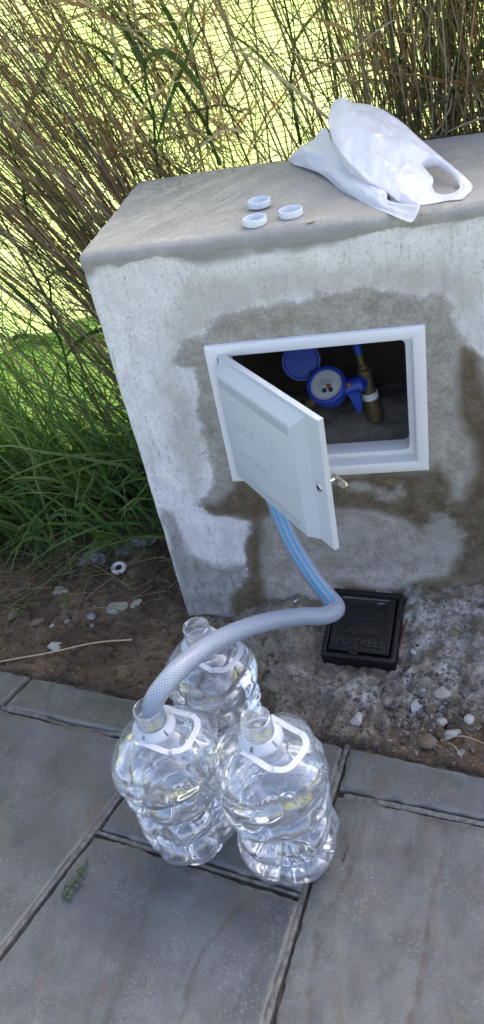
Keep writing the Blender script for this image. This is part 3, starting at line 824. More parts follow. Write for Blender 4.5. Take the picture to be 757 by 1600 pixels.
# ------------------------------------------------------------------ water meter and stop valve inside the recess
def aim(axis):
    return Vector(axis).to_track_quat('Z', 'Y').to_euler()
mp = ony(510, 601, 1.405)
ax = Vector((-.10, -.62, .78)).normalized()
MET = empty("water_meter", tuple(mp - np.array(ax) * .03), tuple(aim(ax)), label="blue water meter with its round lid flipped open inside the cabinet", cat="water meter")
V, F = lathe([(.0001, -.04), (.020, -.04), (.022, -.02), (.036, -.012), (.0385, -.004), (.0385, .018), (.041, .020), (.041, .032), (.0385, .034), (.0345, .034), (.0335, .028), (.0001, .0275)], 48)
edgesplit(link("meter_body", mesh("meter_body", V, F), M_BLUE, MET))
V, F = lathe([(.0330, .0285), (.0001, .0292)], 40)
DIAL = link("dial", mesh("dial", V, F), M_DIAL, MET)
# dial print and pointers, laid on the dial and turned to face the viewer
bm = bmesh.new()
def disc(bm, x, y, r, z, h, n=14):
    ret = bmesh.ops.create_cone(bm, cap_ends=True, segments=n, radius1=r, radius2=r, depth=h)
    for v in ret['verts']: v.co += Vector((x, y, z))
for i in range(36):
    a = i * math.pi / 18
    box(bm, -.0003, .0003, 0, 0, 0, 0) if False else None
    disc(bm, .0305 * math.cos(a), .0305 * math.sin(a), .0007, .0292, .0006, 5)
bm_obj("dial_marks", bm, M_DIALINK, DIAL)
iax = Vector((ROT[0][0], ROT[1][0], ROT[2][0]))      # roughly horizontal direction for the print
lx = Vector(MET.rotation_euler.to_matrix().inverted() @ iax); rz0 = math.atan2(lx.y, lx.x)
def onp(a, b): return (a * math.cos(rz0) - b * math.sin(rz0), a * math.sin(rz0) + b * math.cos(rz0))
for a, b, m_ in ((-.004, -.012, M_DIALINK), (.009, -.012, M_DIALINK), (.005, -.004, M_RED)):
    bm = bmesh.new(); disc(bm, *onp(a, b), .0052, .0300, .0014)
    bm_obj("pointer", bm, m_, DIAL)
bm = bmesh.new()
for (a0, a1, b) in ((-.017, .017, .006), (-.019, .010, .001), (-.012, .014, .011), (-.020, -.010, -.006)):
    p, q_ = onp(a0, b), onp(a1, b)
    d = Vector((q_[0] - p[0], q_[1] - p[1], 0)); n_ = Vector((-d.y, d.x, 0)).normalized() * .0007
    z0 = .0300
    for s in range(9):
        u0, u1 = s / 9, (s + .7) / 9
        P0 = Vector((*p, z0)) + d * u0; P1 = Vector((*p, z0)) + d * u1
        bm.faces.new([bm.verts.new(P0 - n_), bm.verts.new(P1 - n_), bm.verts.new(P1 + n_), bm.verts.new(P0 + n_)])
bm_obj("dial_print", bm, M_DIALINK, DIAL)
# lid, hinged at the far-left rim
lidc = ony(471, 565, 1.452)
lax = Vector((.12, -.86, .48)).normalized()
Minv = (Matrix.Translation(MET.location) @ MET.rotation_euler.to_matrix().to_4x4()).inverted()
def child_at(o, loc, rot_e):
    mw = Matrix.Translation(Vector(loc)) @ rot_e.to_matrix().to_4x4()
    o.matrix_local = Minv @ mw
V, F = lathe([(.0001, .0), (.034, .0), (.036, .004), (.036, .009), (.040, .009), (.040, -.003), (.037, -.006), (.0001, -.006)], 44)
LID = link("lid", mesh("lid", V, F), M_BLUE, MET, False); child_at(LID, lidc, aim(lax)); edgesplit(LID)
bm = bmesh.new(); box(bm, -.022, .022, -.002, .002, .0002, .004); box(bm, -.014, .014, -.018, -.014, .0002, .003)
bm_obj("lid_rib", bm, M_BLUE, LID)
V, F, _, _ = tube([np.array(lidc) * .45 + mp * .55 + np.array([-.012, .012, -.006]), np.array(lidc) * .45 + mp * .55 + np.array([.012, .012, .002])], .005, 10)
o = link("lid_hinge", mesh("lid_hinge", V, F), M_BLUE, MET); o.matrix_local = Minv
# pipe stub out of the left of the meter
pa, pb = mp + np.array([-.028, .01, -.035]), ony(482, 634, 1.43)
V, F, _, _ = tube([mp + np.array([0, .02, -.04]), pa, pb, pb + np.array([-.05, .02, -.02])], [.011, .012, .0135, .0135], 14)
o = link("inlet_pipe", mesh("inlet_pipe", V, F), M_BRASS, MET, True); o.matrix_local = Minv

VAL = empty("stop_valve", tuple(ony(590, 662, 1.45)), label="tarnished brass stop valve with blue lever to the right of the meter", cat="valve")
vo = np.array(VAL.location)
def vt(name, pts, rads, m_, seg=18, par=None):
    V, F, _, _ = tube(pts, rads, seg); n = len(pts)
    F = [tuple(f) for f in F] + [tuple(i * n for i in range(seg))[::-1], tuple(i * n + n - 1 for i in range(seg))]
    return edgesplit(link(name, mesh(name, V - vo, F), m_, par or VAL), 30)
def vp(px, py, y=1.44): return ony(px, py, y)
p0, p1 = vp(568, 574), vp(588, 656)
def lerp(t): return p0 + (p1 - p0) * t
vt("valve_body", [lerp(t) for t in (-.06, 0, .02, .10, .12, .40, .42, .70, .72, .98, 1.0)], [.011, .011, .0165, .0165, .0145, .0145, .0165, .0165, .0185, .0185, .012], M_BRASS, 20)
vt("tape_band", [lerp(t) for t in (.44, .445, .555, .56)], [.0172, .0180, .0180, .0172], M_TAPE)
vt("riser_pipe", [vp(560, 548), vp(568, 576)], [.0075, .0075], M_BRASS, 12)
vt("blue_fitting", [vp(553, 515), vp(556, 532), vp(556.5, 534), vp(561, 552)], [.011, .011, .0085, .0085], M_BLUE, 16)
vt("black_pipe", [lerp(.98), vp(596, 675), vp(602, 692), vp(606, 715)], [.013, .013, .013, .013], M_BLACKPIPE, 14)
hub = vp(552, 601, 1.415)
vt("blue_valve", [vp(540, 606, 1.425), vp(541, 605.8, 1.42), vp(563, 600, 1.425), vp(566, 599, 1.43)], [.0150, .0185, .0185, .0150], M_BLUE, 22)
bm = bmesh.new()
pts = [vp(543, 616, 1.398), vp(562, 612, 1.398), vp(567, 636, 1.402), vp(564, 646, 1.404), vp(558, 644, 1.404)]
lo = [bm.verts.new(Vector(p - vo)) for p in pts]; hi = [bm.verts.new(Vector(p - vo + np.array([0, .009, .002]))) for p in pts]
bm.faces.new(lo); bm.faces.new(hi[::-1])
for i in range(5): bm.faces.new((lo[i], hi[i], hi[(i + 1) % 5], lo[(i + 1) % 5]))
bmesh.ops.recalc_face_normals(bm, faces=bm.faces)
bmesh.ops.bevel(bm, geom=list(bm.edges), offset=.0018, segments=2, affect='EDGES')
bm_obj("lever", bm, M_BLUE, VAL)
V, F = lathe([(.0001, .003), (.004, .003), (.005, .001), (.005, -.002)], 12)
o = link("lever_screw", mesh("lever_screw", V, F), M_RED, VAL, True, loc=tuple(vp(545, 601, 1.4) - vo), rot=tuple(aim((0, -.8, .6))))

# ------------------------------------------------------------------ black ground box
bxc = [onz(531, 919, .105), onz(639, 928, .105), onz(611, 1036, .062), onz(489, 1022, .062)]    # rear-left, rear-right, front-right, front-left (top)
bu = ((bxc[1] - bxc[0]) + (bxc[2] - bxc[3])) / 2; bl_ = np.linalg.norm(bu); bu /= bl_
bv = ((bxc[0] - bxc[3]) + (bxc[1] - bxc[2])) / 2; bv -= bu * bv.dot(bu); bd_ = np.linalg.norm(bv); bv /= bd_
bw = np.cross(bu, bv); bc = sum(bxc) / 4
BOX = empty("valve_box", tuple(bc - bw * .05), label="black water valve box with raised lettering sunk in the cement below the cabinet", cat="valve box")
BOX.rotation_euler = Matrix((bu, bv, bw)).transposed().to_euler()
hx, hy = bl_ / 2, bd_ / 2
V, F = ring_mesh(-hx, hx, -hy, hy, .013, -.050, .05, .003, .006, .003)      # built in xz, turned to xy
V = np.stack([V[:, 0], V[:, 2], -V[:, 1]], -1)
edgesplit(link("box_frame", mesh("box_frame", V, F), M_IRON, BOX))
bm = bmesh.new(); box(bm, -hx + .0155, hx - .0155, -hy + .0155, hy - .0155, .03, .0535, .0025)
LIDB = bm_obj("box_lid", bm, M_IRON, BOX)
V, F = ring_mesh(-hx + .024, hx - .024, -hy + .024, hy - .030, .0018, -.0546, -.0530, .003, .004, .0004)
V = np.stack([V[:, 0], V[:, 2], -V[:, 1]], -1)
link("lid_border", mesh("lid_border", V, F), M_IRONTEXT, LIDB)
for body, sz, yy in (("AGUA", .0235, -.022), ("POTABLE", .0235, -.050)):
    t = link("lettering", text_mesh(body, sz, .0018, .0005, 1.12), M_IRONTEXT, LIDB, loc=(0.004, yy, .0545))
ep = [( .040 * math.cos(a) + .0, .032 + .022 * math.sin(a), .0538) for a in np.linspace(0, 2 * math.pi, 36)]
V, F, _, _ = tube(ep, .0011, 5); link("emblem", mesh("emblem", V, F), M_IRONTEXT, LIDB)
bm = bmesh.new(); box(bm, -hx + .028, hx - .030, hy - .0265, hy - .0235, .0525, .0546)
bm_obj("scraped_bar", bm, M_LIP, LIDB)
bm = bmesh.new(); box(bm, hx - .056, hx - .040, hy - .035, hy - .031, .0525, .0542)
bm_obj("scraped_bar", bm, M_LIP, LIDB)
for sx_ in (-.010,):
    bm = bmesh.new(); box(bm, sx_ - .009, sx_ + .009, -hy + .009, -hy + .017, .046, .0540, .001); bm_obj("lift_notch", bm, M_IRON, LIDB)

# ------------------------------------------------------------------ water bottles
def bottle(x, y, rot, level, seed, label, hd, hrot, htilt, fat=1.0):
    B = empty("water_bottle", (x, y, .0035), label=label, cat="water bottle", group="clear plastic water bottles on the pavers")
    pz = [0, .004, .012, .03, .06, .10, .135, .150, .165, .185, .22, .255, .280, .300, .315, .328, .336]
    pr = [.054, .063, .072, .0805, .0835, .0825, .0790, .0755, .0790, .0870, .0895, .0875, .0800, .0650, .0470, .0330, .0245]
    nz_, nt = 150, 176
    def surf(zz, inset=0.0):
        th = np.linspace(0, 2 * math.pi, nt, endpoint=False)
        T, Z = np.meshgrid(th, zz, indexing='ij')
        # smooth profile through the control points
        tz = np.interp(Z, pz, np.arange(len(pz)))
        r = np.interp(Z, pz, pr); r = r * (1 + (fat - 1) * sstep(.336, .28, Z))
        T0 = T - rot
        env = sstep(0, .02, Z) * sstep(.325, .27, Z)
        tw = 5.2 * (Z - .15)
        lob = np.abs(np.cos(2 * T0 - tw * .8)) ** .7 * 2 - 1
        r = r * (1.02 + env * .062 * lob)
        zd = Z + .015 * np.sin(2 * T0 + .6) + .010 * np.sin(T0 + 2.0) + .004 * np.sin(3 * T0 + seed)
        band = np.abs(np.sin(np.pi * (zd - .020) / .064)) ** .62
        r = r - env * .0195 * (1 - band) * sstep(.30, .23, Z)
        r = r - .0100 * np.exp(-((zd - .148) / .014) ** 2)
        hs = np.abs(np.sin(np.pi * (zd - .052) / .032 + .4 * np.sin(3 * T0))) ** .6
        r = r - env * .0016 * (1 - hs) * sstep(.25, .2, Z) * (.4 + .6 * np.cos(T0 - 1.0) ** 2)
        for q_ in range(4):
            a0 = q_ * math.pi / 2 + .3
            dt = (T0 - a0 + math.pi) % (2 * math.pi) - math.pi
            r = r - .0125 * np.exp(-(dt / .38) ** 6 - ((Z - .208) / .024) ** 6) + .0050 * np.exp(-(dt / .16) ** 2 - ((Z - .208) / .012) ** 2)
            dt2 = (T0 - a0 - .7 + math.pi) % (2 * math.pi) - math.pi
            r = r - .0120 * np.exp(-(dt2 / .34) ** 6 - ((Z - .114) / .018) ** 6)
            r = r - .0120 * np.exp(-(dt2 / .20) ** 2) * sstep(.045, .0, Z)      # feet
            dt3 = (T0 - a0 - .4 + math.pi) % (2 * math.pi) - math.pi
            r = r - .0050 * np.exp(-((dt3 + (Z - .28) * 9) / .17) ** 2) * sstep(.245, .275, Z) * sstep(.325, .30, Z)
        X0, Y0 = np.cos(T), np.sin(T)
        cr = fbm(X0 * 1.6 + seed, Y0 * 1.6, Z * 18, seed=seed, oct=2)
        r = r + env * (.0014 * (np.abs(cr) ** .8) + .0006 * np.abs(vnoise(X0 * 3, Y0 * 3, Z * 30, seed=seed + 3)))
        r = r - inset
        V = np.stack([r * X0, r * Y0, Z], -1)
        return V
    def base_cap(Vf, F, n, up=0.0):
        """petal shaped base: ridges that rise from the feet to a raised middle"""
        edge_i = np.arange(nt) * n; prev = edge_i; E0 = Vf[edge_i]
        th = np.arctan2(E0[:, 1], E0[:, 0]) - rot
        for kq, rho in enumerate(np.linspace(.94, .06, 16)):
            pet = np.abs(np.cos(2.5 * th + .4)) ** 1.3
            z = .0 + up + .034 * (1 - rho) ** .75 * (.35 + .65 * pet) + .020 * pet * np.sin(np.pi * rho) * sstep(1.0, .85, rho) + .006 * sstep(1, .9, rho) * np.cos(rho * 30) * .4
            ring = np.stack([E0[:, 0] * rho, E0[:, 1] * rho, np.maximum(z, up + .0004)], -1)
            o0 = len(Vf); Vf = np.vstack([Vf, ring]); cur = o0 + np.arange(nt)
            F += [(prev[i], cur[i], cur[(i + 1) % nt], prev[(i + 1) % nt]) for i in range(nt)]
            prev = cur
        ci = len(Vf); Vf = np.vstack([Vf, [[0, 0, .032 + up]]])
        F += [(prev[i], ci, prev[(i + 1) % nt]) for i in range(nt)]
        return Vf, F
    zz = np.concatenate([np.linspace(0, .02, 14), np.linspace(.0225, .336, nz_ - 14)])
    V = surf(zz)
    n = len(zz); Vf = V.reshape(-1, 3)
    F = [tuple(f) for f in grid_faces(nt, n, True)]
    Vf, F = base_cap(Vf, F, n)
    bo = link("bottle_body", mesh("bottle_body", Vf, F), M_PET, B, True)
    # water, a closed volume just inside the wall
    zl = np.concatenate([np.linspace(.0015, .02, 14), np.linspace(.0225, level, int(nz_ * level / .336))])
    V = surf(zl, .0011); n = len(zl); Vf = V.reshape(-1, 3)
    F = [tuple(f) for f in grid_faces(nt, n, True)]
    Vf, F = base_cap(Vf, F, n, .0011)
    ci = len(Vf) - 1; Vf = np.vstack([Vf, [[0, 0, level - .0008]]])
    rg = [(i * n + n - 1) for i in range(nt)]
    inner = len(Vf)
    Vin = np.array([Vf[r_] * np.array([.93, .93, 1]) - np.array([0, 0, .0008]) for r_ in rg]); Vf = np.vstack([Vf, Vin])
    F += [(rg[i], rg[(i + 1) % nt], inner + (i + 1) % nt, inner + i) for i in range(nt)]
    F += [(inner + i, inner + (i + 1) % nt, ci + 1) for i in range(nt)]
    me = mesh("water", Vf, F)
    bm = bmesh.new(); bm.from_mesh(me); bmesh.ops.recalc_face_normals(bm, faces=bm.faces); bm.to_mesh(me); bm.free()
    link("water", me, M_WATER, B, True)
    # neck with screw thread
    prof = [(.0245, .336), (.0232, .339), (.0232, .347)]
    for i in range(3):
        z0 = .3485 + i * .0075
        prof += [(.0230, z0), (.0250, z0 + .0015), (.0250, z0 + .0028), (.0230, z0 + .0045)]
    prof += [(.0232, .3735), (.0242, .3745), (.0242, .378), (.0228, .3790), (.0214, .3785), (.0212, .340)]
    V, F = lathe(prof, 56, lambda T, r, Z: r + 0)
    V[:, 2] += np.where((V[:, 2] > .348) & (V[:, 2] < .371), (np.arctan2(V[:, 1], V[:, 0]) / math.pi) * .0022, 0)
    link("neck", mesh("neck", V, F), M_PET, B, True)
    # collar with slots and carrying handle
    prof = [(.0245, .3430), (.0258, .3440), (.0275, .3420), (.0325, .3370), (.0350, .3330), (.0354, .3290), (.0340, .3285)]
    V, F = lathe(prof, 64)
    keep = []
    for f in F:
        c = V[f].mean(0); a = math.atan2(c[1], c[0]); rr0 = math.hypot(c[0], c[1])
        if .0285 < rr0 < .0340 and abs(((a * 5 / (2 * math.pi)) % 1) - .5) < .065: continue
        keep.append(f)
    col = link("handle_ring", mesh("handle_ring", V, np.array(keep)), M_HANDLE, B, True)
    md = col.modifiers.new("thickness", 'SOLIDIFY'); md.thickness = .0016; md.offset = -1
    L, Wd = hd
    path = [(-.008, -.0338, -.001), (.010, -.0336, 0), (.030, -.0340, .0), (.050, -.0345, .002), (L - .020, -.0335, .006), (L - .006, -.026, .008), (L, -.012, .0085), (L, .012, .0085), (L - .006, .026, .008), (L - .020, .0335, .006), (.050, .0345, .002), (.030, .0340, .0), (.010, .0336, 0), (-.008, .0338, -.001)]
    path = [(a, b * Wd / .034, c_) for a, b, c_ in path]
    P = catmull(path, 6); nP = len(P)
    T = np.gradient(P, axis=0); T /= np.linalg.norm(T, axis=1)[:, None]
    up = np.array([0, 0, 1.0]); Bn = np.cross(T, up); Bn /= np.linalg.norm(Bn, axis=1)[:, None]; Up = np.cross(Bn, T)
    wv, hv = .0048, .0009
    sec = [(-1, -1), (1, -1), (1.1, 0), (1, 1), (-1, 1), (-1.1, 0)]
    V = np.array([[P[i] + Bn[i] * a * wv + Up[i] * b * hv for i in range(nP)] for a, b in sec]).reshape(-1, 3)
    F = [tuple(f) for f in grid_faces(6, nP, True)] + [tuple(i * nP for i in range(6)), tuple(i * nP + nP - 1 for i in range(6))[::-1]]
    h_ = edgesplit(link("handle", mesh("handle", V, F), M_HANDLE, col), 40)
    h_.location = (0, 0, .334); h_.rotation_euler = Euler((0, htilt, hrot))
    return B
bottle(-.4250, .735, .35, .245, 3, "bottle under the hose end, part filled, nearest the left of the front pair", (.072, .037), R_(-15), R_(9), 1.01)
bottle(-.2330, .7110, .9, .268, 8, "front right bottle with open mouth and raised handle, nearest the paver joint", (.074, .038), R_(-30), R_(9), 1.05).rotation_euler = (R_(-1.0), R_(-1.9), 0)
bottle(-.3770, .9120, 1.7, .318, 14, "rearmost bottle, filled to the shoulder and crossed by the hose, beside the soil", (.074, .037), R_(-25), R_(14), .95)

# ------------------------------------------------------------------ hose
hp = [(-.285, 1.43, .500), (-.285, 1.36, .495), (-.276, 1.300, .478), tuple(onz(424, 762, .425)), tuple(onz(436, 800, .385)), tuple(onz(458, 850, .335)), tuple(onz(490, 902, .285)), tuple(onz(513, 932, .256)),
      tuple(onz(525, 951, .248)), tuple(onz(506, 962, .262)), tuple(onz(470, 963, .293)), tuple(onz(425, 970, .330)), tuple(onz(375, 985, .368)), tuple(onz(325, 1010, .398)), tuple(onz(283, 1042, .412)), tuple(onz(255, 1073, .408)), tuple(onz(240, 1098, .390)), (-.4215, .738, .355), (-.4205, .7385, .33)]
P = catmull(hp, 14)
L = np.concatenate([[0], np.cumsum(np.linalg.norm(np.diff(P, axis=0), axis=1))])
Lk = L[8 * 14]
ss = np.linspace(0, L[-1], 300); P = np.stack([np.interp(ss, L, P[:, i]) for i in range(3)], -1)
for _ in range(3): P[1:-1] = (P[:-2] + 2 * P[1:-1] + P[2:]) / 4
rad = .0172 + .0022 * np.exp(-((ss - Lk) / .03) ** 2) - .0012 * sstep(L[-1] - .05, L[-1], ss)
V, F, hu, hv = tube(P, rad, 40)
i_up = int(np.argmin(np.abs(ss - (Lk - .10))))
ring_ = V.reshape(40, 300, 3)[:, i_up]; rn = ring_ - ring_.mean(0); face_ = hv.reshape(40, 300)[:, i_up]
th0 = face_[int(np.argmax(rn @ (CAM - ring_.mean(0))))]
i_dn = int(np.argmin(np.abs(ss - (Lk + .12)))); rg2 = V.reshape(40, 300, 3)[:, i_dn]
th1 = hv.reshape(40, 300)[:, i_dn][int(np.argmax((rg2 - rg2.mean(0)) @ (CAM - rg2.mean(0))))]
KTW = th0 - th1 + 3.0
ang_ = hv - th0 + (KTW) * sstep(Lk - .012, Lk + .022, hu)
me = mesh("hose", V, F, {'hu': hu, 'hc': np.cos(ang_), 'hs': np.sin(ang_)})
hose = link("water_hose", me, M_HOSE, None, True)
props(hose, "grey braided hose with blue stripes running from the cabinet into a bottle", "hose")
md = hose.modifiers.new("wall", 'SOLIDIFY'); md.thickness = .003; md.offset = -1

# ------------------------------------------------------------------ caps on the block
def cap_mesh():
    prof = [(.0001, .0004), (.0195, .0004), (.0215, .0004), (.0232, .0018), (.0236, .0035), (.0236, .0128), (.0232, .0136), (.0218, .0136), (.0214, .0128), (.0212, .0030), (.0195, .0022), (.0001, .0022)]
    return lathe(prof, 120, lambda T, r, Z: r + np.where((r > .0205) & (Z > .002), .00035 * np.sign(np.sin(T * 60)), 0) * np.where(r > .0225, 1, 1.8))
V, F = cap_mesh(); V = V * np.array([.88, .88, .95]); cm = mesh("bottle_cap", V, F); cm.materials.append(M_CAP)
for (px, py), lb, rz in (((406, 319), "white screw cap farthest back of the three on the block top", .2), ((399, 347), "white screw cap at the left front of the three on the block top", 1.3), ((455, 334), "white screw cap nearest the carrier bag on the block top", 2.2)):
    p = onz(px, py, ZT + .008)
    o = link("bottle_cap", cm, M_CAP, None, False, loc=(p[0], p[1], ZT + .0035), rot=(0, 0, rz))
    props(o, lb, "bottle cap", "screw caps on the block")

# ------------------------------------------------------------------ carrier bag
def film(name, outline, holes, plane_pts, puff, wr_amp, seed, parent, base, step=2.6, zmin=ZT + .004, under=True):
    p0, p1, p2 = [np.array(p) for p in plane_pts]
    nn = np.cross(p1 - p0, p2 - p0); nn /= np.linalg.norm(nn)
    if nn[2] < 0: nn = -nn
    out = np.array(catmull([(a, b, 0) for a, b in outline + outline[:1]], 7))[:-1, :2]
    hl = [np.array(catmull([(a, b, 0) for a, b in h + h[:1]], 6))[:-1, :2] for h in holes]
    x0, y0 = out.min(0); x1, y1 = out.max(0)
    g = np.array([(a + (step / 2 if int((b - y0) / step) % 2 else 0), b) for a in np.arange(x0, x1, step) for b in np.arange(y0, y1, step)])
    d = sdf_poly(out, g[:, 0], g[:, 1])
    for h in hl: d = np.minimum(d, -sdf_poly(h, g[:, 0], g[:, 1]))
    g = g[d > step * .7]
    pts = [Vector(p) for p in out] + [Vector(p) for h in hl for p in h] + [Vector(p) for p in g]
    edges, k0 = [], 0
    for lp in [out] + hl:
        edges += [(k0 + i, k0 + (i + 1) % len(lp)) for i in range(len(lp))]; k0 += len(lp)
    vs, _, fs, *_ = delaunay_2d_cdt(pts, edges, [], 0, 1e-4)
    vs = np.array([tuple(v) for v in vs]); fs = np.array([f for f in fs if len(f) == 3])
    c = vs[fs].mean(1); keep = sdf_poly(out, c[:, 0], c[:, 1]) > 0
    for h in hl: keep &= sdf_poly(h, c[:, 0], c[:, 1]) < 0
    fs = fs[keep]
    d = sdf_poly(out, vs[:, 0], vs[:, 1])
    for h in hl: d = np.minimum(d, -sdf_poly(h, vs[:, 0], vs[:, 1]) + 3)
    d = np.maximum(d, 0)
    P = np.array([onplane(a, b, p0, nn) for a, b in vs])
    # rays meet the sloping plane; puff the film outwards with folds
    u = (vs[:, 0] * .86 + vs[:, 1] * .5) / 60; v = (-vs[:, 0] * .5 + vs[:, 1] * .86) / 60
    rs_ = np.random.default_rng(seed); fold = 0
    for _q in range(11):
        a_ = rs_.normal(1.45, .38); wl_ = rs_.uniform(.35, 1.5); ph = rs_.uniform(0, 1)
        q0 = (u * math.cos(a_) + v * math.sin(a_)) / wl_ + ph + .12 * vnoise(u * 1.2, v * 1.2, seed=seed + _q)
        fold = fold + np.abs((q0 % 1) - .5) * wl_ * .55 * (.4 + .6 * sstep(-.3, .3, vnoise(u * .7 + _q * 3, v * .7, seed=seed + 40 + _q)))
    fold2 = fbm(u * 2.0, v * 2.0, seed=seed + 5, oct=3)
    lift = puff * (1 - np.exp(-d / 22)) + wr_amp * sstep(0, 8, d) * (-fold + .9 + .35 * fold2)
    top = P + nn[None] * lift[:, None]
    top[:, 2] = np.maximum(top[:, 2], zmin)
    V = top; F = [tuple(f) for f in fs]
    # keep faces pointing up
    a, b, c_ = V[fs[0][0]], V[fs[0][1]], V[fs[0][2]]
    if np.cross(b - a, c_ - a)[2] < 0: F = [f[::-1] for f in F]
    if under:
        low = P - nn[None] * (puff * .5 * (1 - np.exp(-d / 14)))[:, None] + nn[None] * (wr_amp * .5 * fold2 * sstep(0, 8, d))[:, None]
        drop = 1 - np.exp(-d / 10)
        low[:, 2] = np.maximum(low[:, 2] * (1 - drop) + drop * np.minimum(low[:, 2], ZT + .006), zmin - .001)
        n0 = len(V); V = np.vstack([V, low]); F += [tuple(i + n0 for i in f[::-1]) for f in F]
        bd = {}
        for f in F[:len(fs)]:
            for i in range(3):
                e = (f[i], f[(i + 1) % 3]); bd[e] = bd.get(e, 0) + 1
        for (i, j) in list(bd):
            if (j, i) not in bd: F.append((j, i, i + n0, j + n0))
    return link(name, mesh(name, V - np.array(base), F), M_BAG, parent, True)
BAG = empty("carrier_bag", (0.02, 1.48, ZT), label="crumpled white plastic carrier bag lying empty on the block top", cat="plastic bag")
bb = (0.02, 1.48, ZT)
film("bag_body", [(514, 180), (519, 162), (534, 153), (552, 160), (575, 163), (600, 172), (630, 192), (655, 215), (690, 245), (720, 270), (737, 287), (738, 297), (730, 308), (722, 318), (700, 317), (680, 320), (650, 321), (625, 315), (606, 302), (590, 292), (570, 278), (550, 258), (532, 238), (520, 215), (513, 195)],
     [[(657, 254), (668, 250), (684, 252), (697, 261), (712, 276), (719, 291), (712, 300), (695, 304), (682, 301), (676, 290), (677, 279), (668, 268)]],
     [onz(738, 297, ZT + .004), onz(640, 320, ZT + .006), ony(522, 158, 1.685)], .020, .014, 5, BAG, bb, step=2.0)
film("bag_fold", [(450, 250), (458, 240), (472, 228), (488, 219), (505, 200), (513, 205), (522, 228), (545, 252), (570, 274), (592, 290), (605, 303), (606, 312), (625, 318), (653, 322), (652, 334), (644, 347), (630, 346), (610, 340), (585, 331), (560, 318), (537, 304), (522, 288), (502, 272), (480, 263), (462, 258)],
     [], [onz(450, 252, ZT + .006), onz(645, 346, ZT + .004), ony(510, 203, 1.665)], .016, .014, 9, BAG, bb, zmin=ZT + .003, step=2.0)
film("bag_handle", [(604, 292), (618, 296), (634, 303), (653, 317), (656, 325), (645, 330), (628, 326), (612, 315)], [], [onz(604, 292, ZT + .02), onz(650, 322, ZT + .012), onz(620, 296, ZT + .022)], .004, .003, 12, BAG, bb)

# ------------------------------------------------------------------ fence: posts, wires, net
FEN = empty("mesh_fence", (-.5, FY, 0), label="chain link fence lined with bright green shade netting behind the reeds", cat="fence")
fb = np.array([-.5, FY, 0])
FX_A, FX_B, FH = -3.6, 3.2, 2.1
nx_ = np.linspace(FX_A, FX_B, 170); nz2 = np.linspace(0.0, FH, 60)
NX, NZ = np.meshgrid(nx_, nz2, indexing='ij')
def net_y(x, z): return FY + .060 + .020 * fbm(x * 2.2, z * 1.8, seed=91, oct=3) + .008 * fbm(x * 9, z * 2.2, seed=97, oct=3)
lz = np.linspace(0, .47, 14); LXg, LZg = np.meshgrid(nx_, lz, indexing='ij')
topw = 1 + .16 * fbm(LXg * 2.3, LXg * 0, seed=95, oct=2)
link("lower_net", mesh("lower_net", np.stack([LXg, net_y(LXg, LZg) - .012, LZg * topw], -1).reshape(-1, 3) - fb, grid_faces(170, 14)), M_NET2, FEN, True)
hz_ = np.linspace(.470, .502, 3); HXg, HZg = np.meshgrid(nx_, hz_, indexing='ij')
topw = 1 + .16 * fbm(HXg * 2.3, HXg * 0, seed=95, oct=2)
link("net_hem", mesh("net_hem", np.stack([HXg, net_y(HXg, HZg) - .0125, HZg * topw], -1).reshape(-1, 3) - fb, grid_faces(170, 3)), M_HEM, FEN, True)
link("shade_net", mesh("shade_net", np.stack([NX, net_y(NX, NZ), NZ], -1).reshape(-1, 3) - fb, grid_faces(170, 60)), M_NET, FEN, True)
Vt, Ft, o0 = [], [], 0
for i in range(int(FH / .0125)):
    xx = np.linspace(FX_A, FX_B, 100); z0 = .01 + i * .0125
    zc = z0 + .004 * fbm(xx * 2.4, np.full_like(xx, z0 * 3), seed=93, oct=2)
    for dy, dz in ((-.016, -.0009), (-.0165, .0009)):
        Vt.append(np.stack([xx, net_y(xx, zc) + dy, zc + dz], -1))
    Ft.append(np.stack([o0 + np.arange(99), o0 + np.arange(99) + 1, o0 + np.arange(99) + 101, o0 + np.arange(99) + 100], -1)); o0 += 200
props(link("net_threads", mesh("net_threads", np.vstack(Vt) - fb, np.vstack(Ft)), M_THREAD, FEN), kind='stuff')
# chain-link: zigzag wires sharing one mesh
dm = .058
nzg = int(FH / dm)
zp = np.array([((dm / 2 if i % 2 else -dm / 2) * 1.0, (.0016 if i % 2 else -.0016), i * dm) for i in range(nzg + 1)])
zp2 = np.repeat(zp, 1, axis=0)
V, F, _, _ = tube(zp2, .0020, 4); wm = mesh("wire", V, F); wm.materials.append(M_WIRE)
for i in range(int((2.0 + 1.2) / dm)):
    o = bpy.data.objects.new("wire", wm); COL.objects.link(o); o.parent = FEN
    o.location = (-1.9 + i * dm + .5, .0, .0)
    if i % 2: o.scale = (-1, 1, 1)
def fpost(x, r=.024):
    V, F, _, _ = tube([(x - fb[0], .085, -.1), (x - fb[0], .085, FH + .05)], r, 14)
    link("post", mesh("post", V, F), M_POST, FEN, True)
for x in (-1.26, 1.0): fpost(x)
V, F, _, _ = tube([(FX_A - fb[0], .078, .46), (FX_B - fb[0], .078, .46)], .014, 10)
link("rail", mesh("rail", V, F), M_POST, FEN, True)

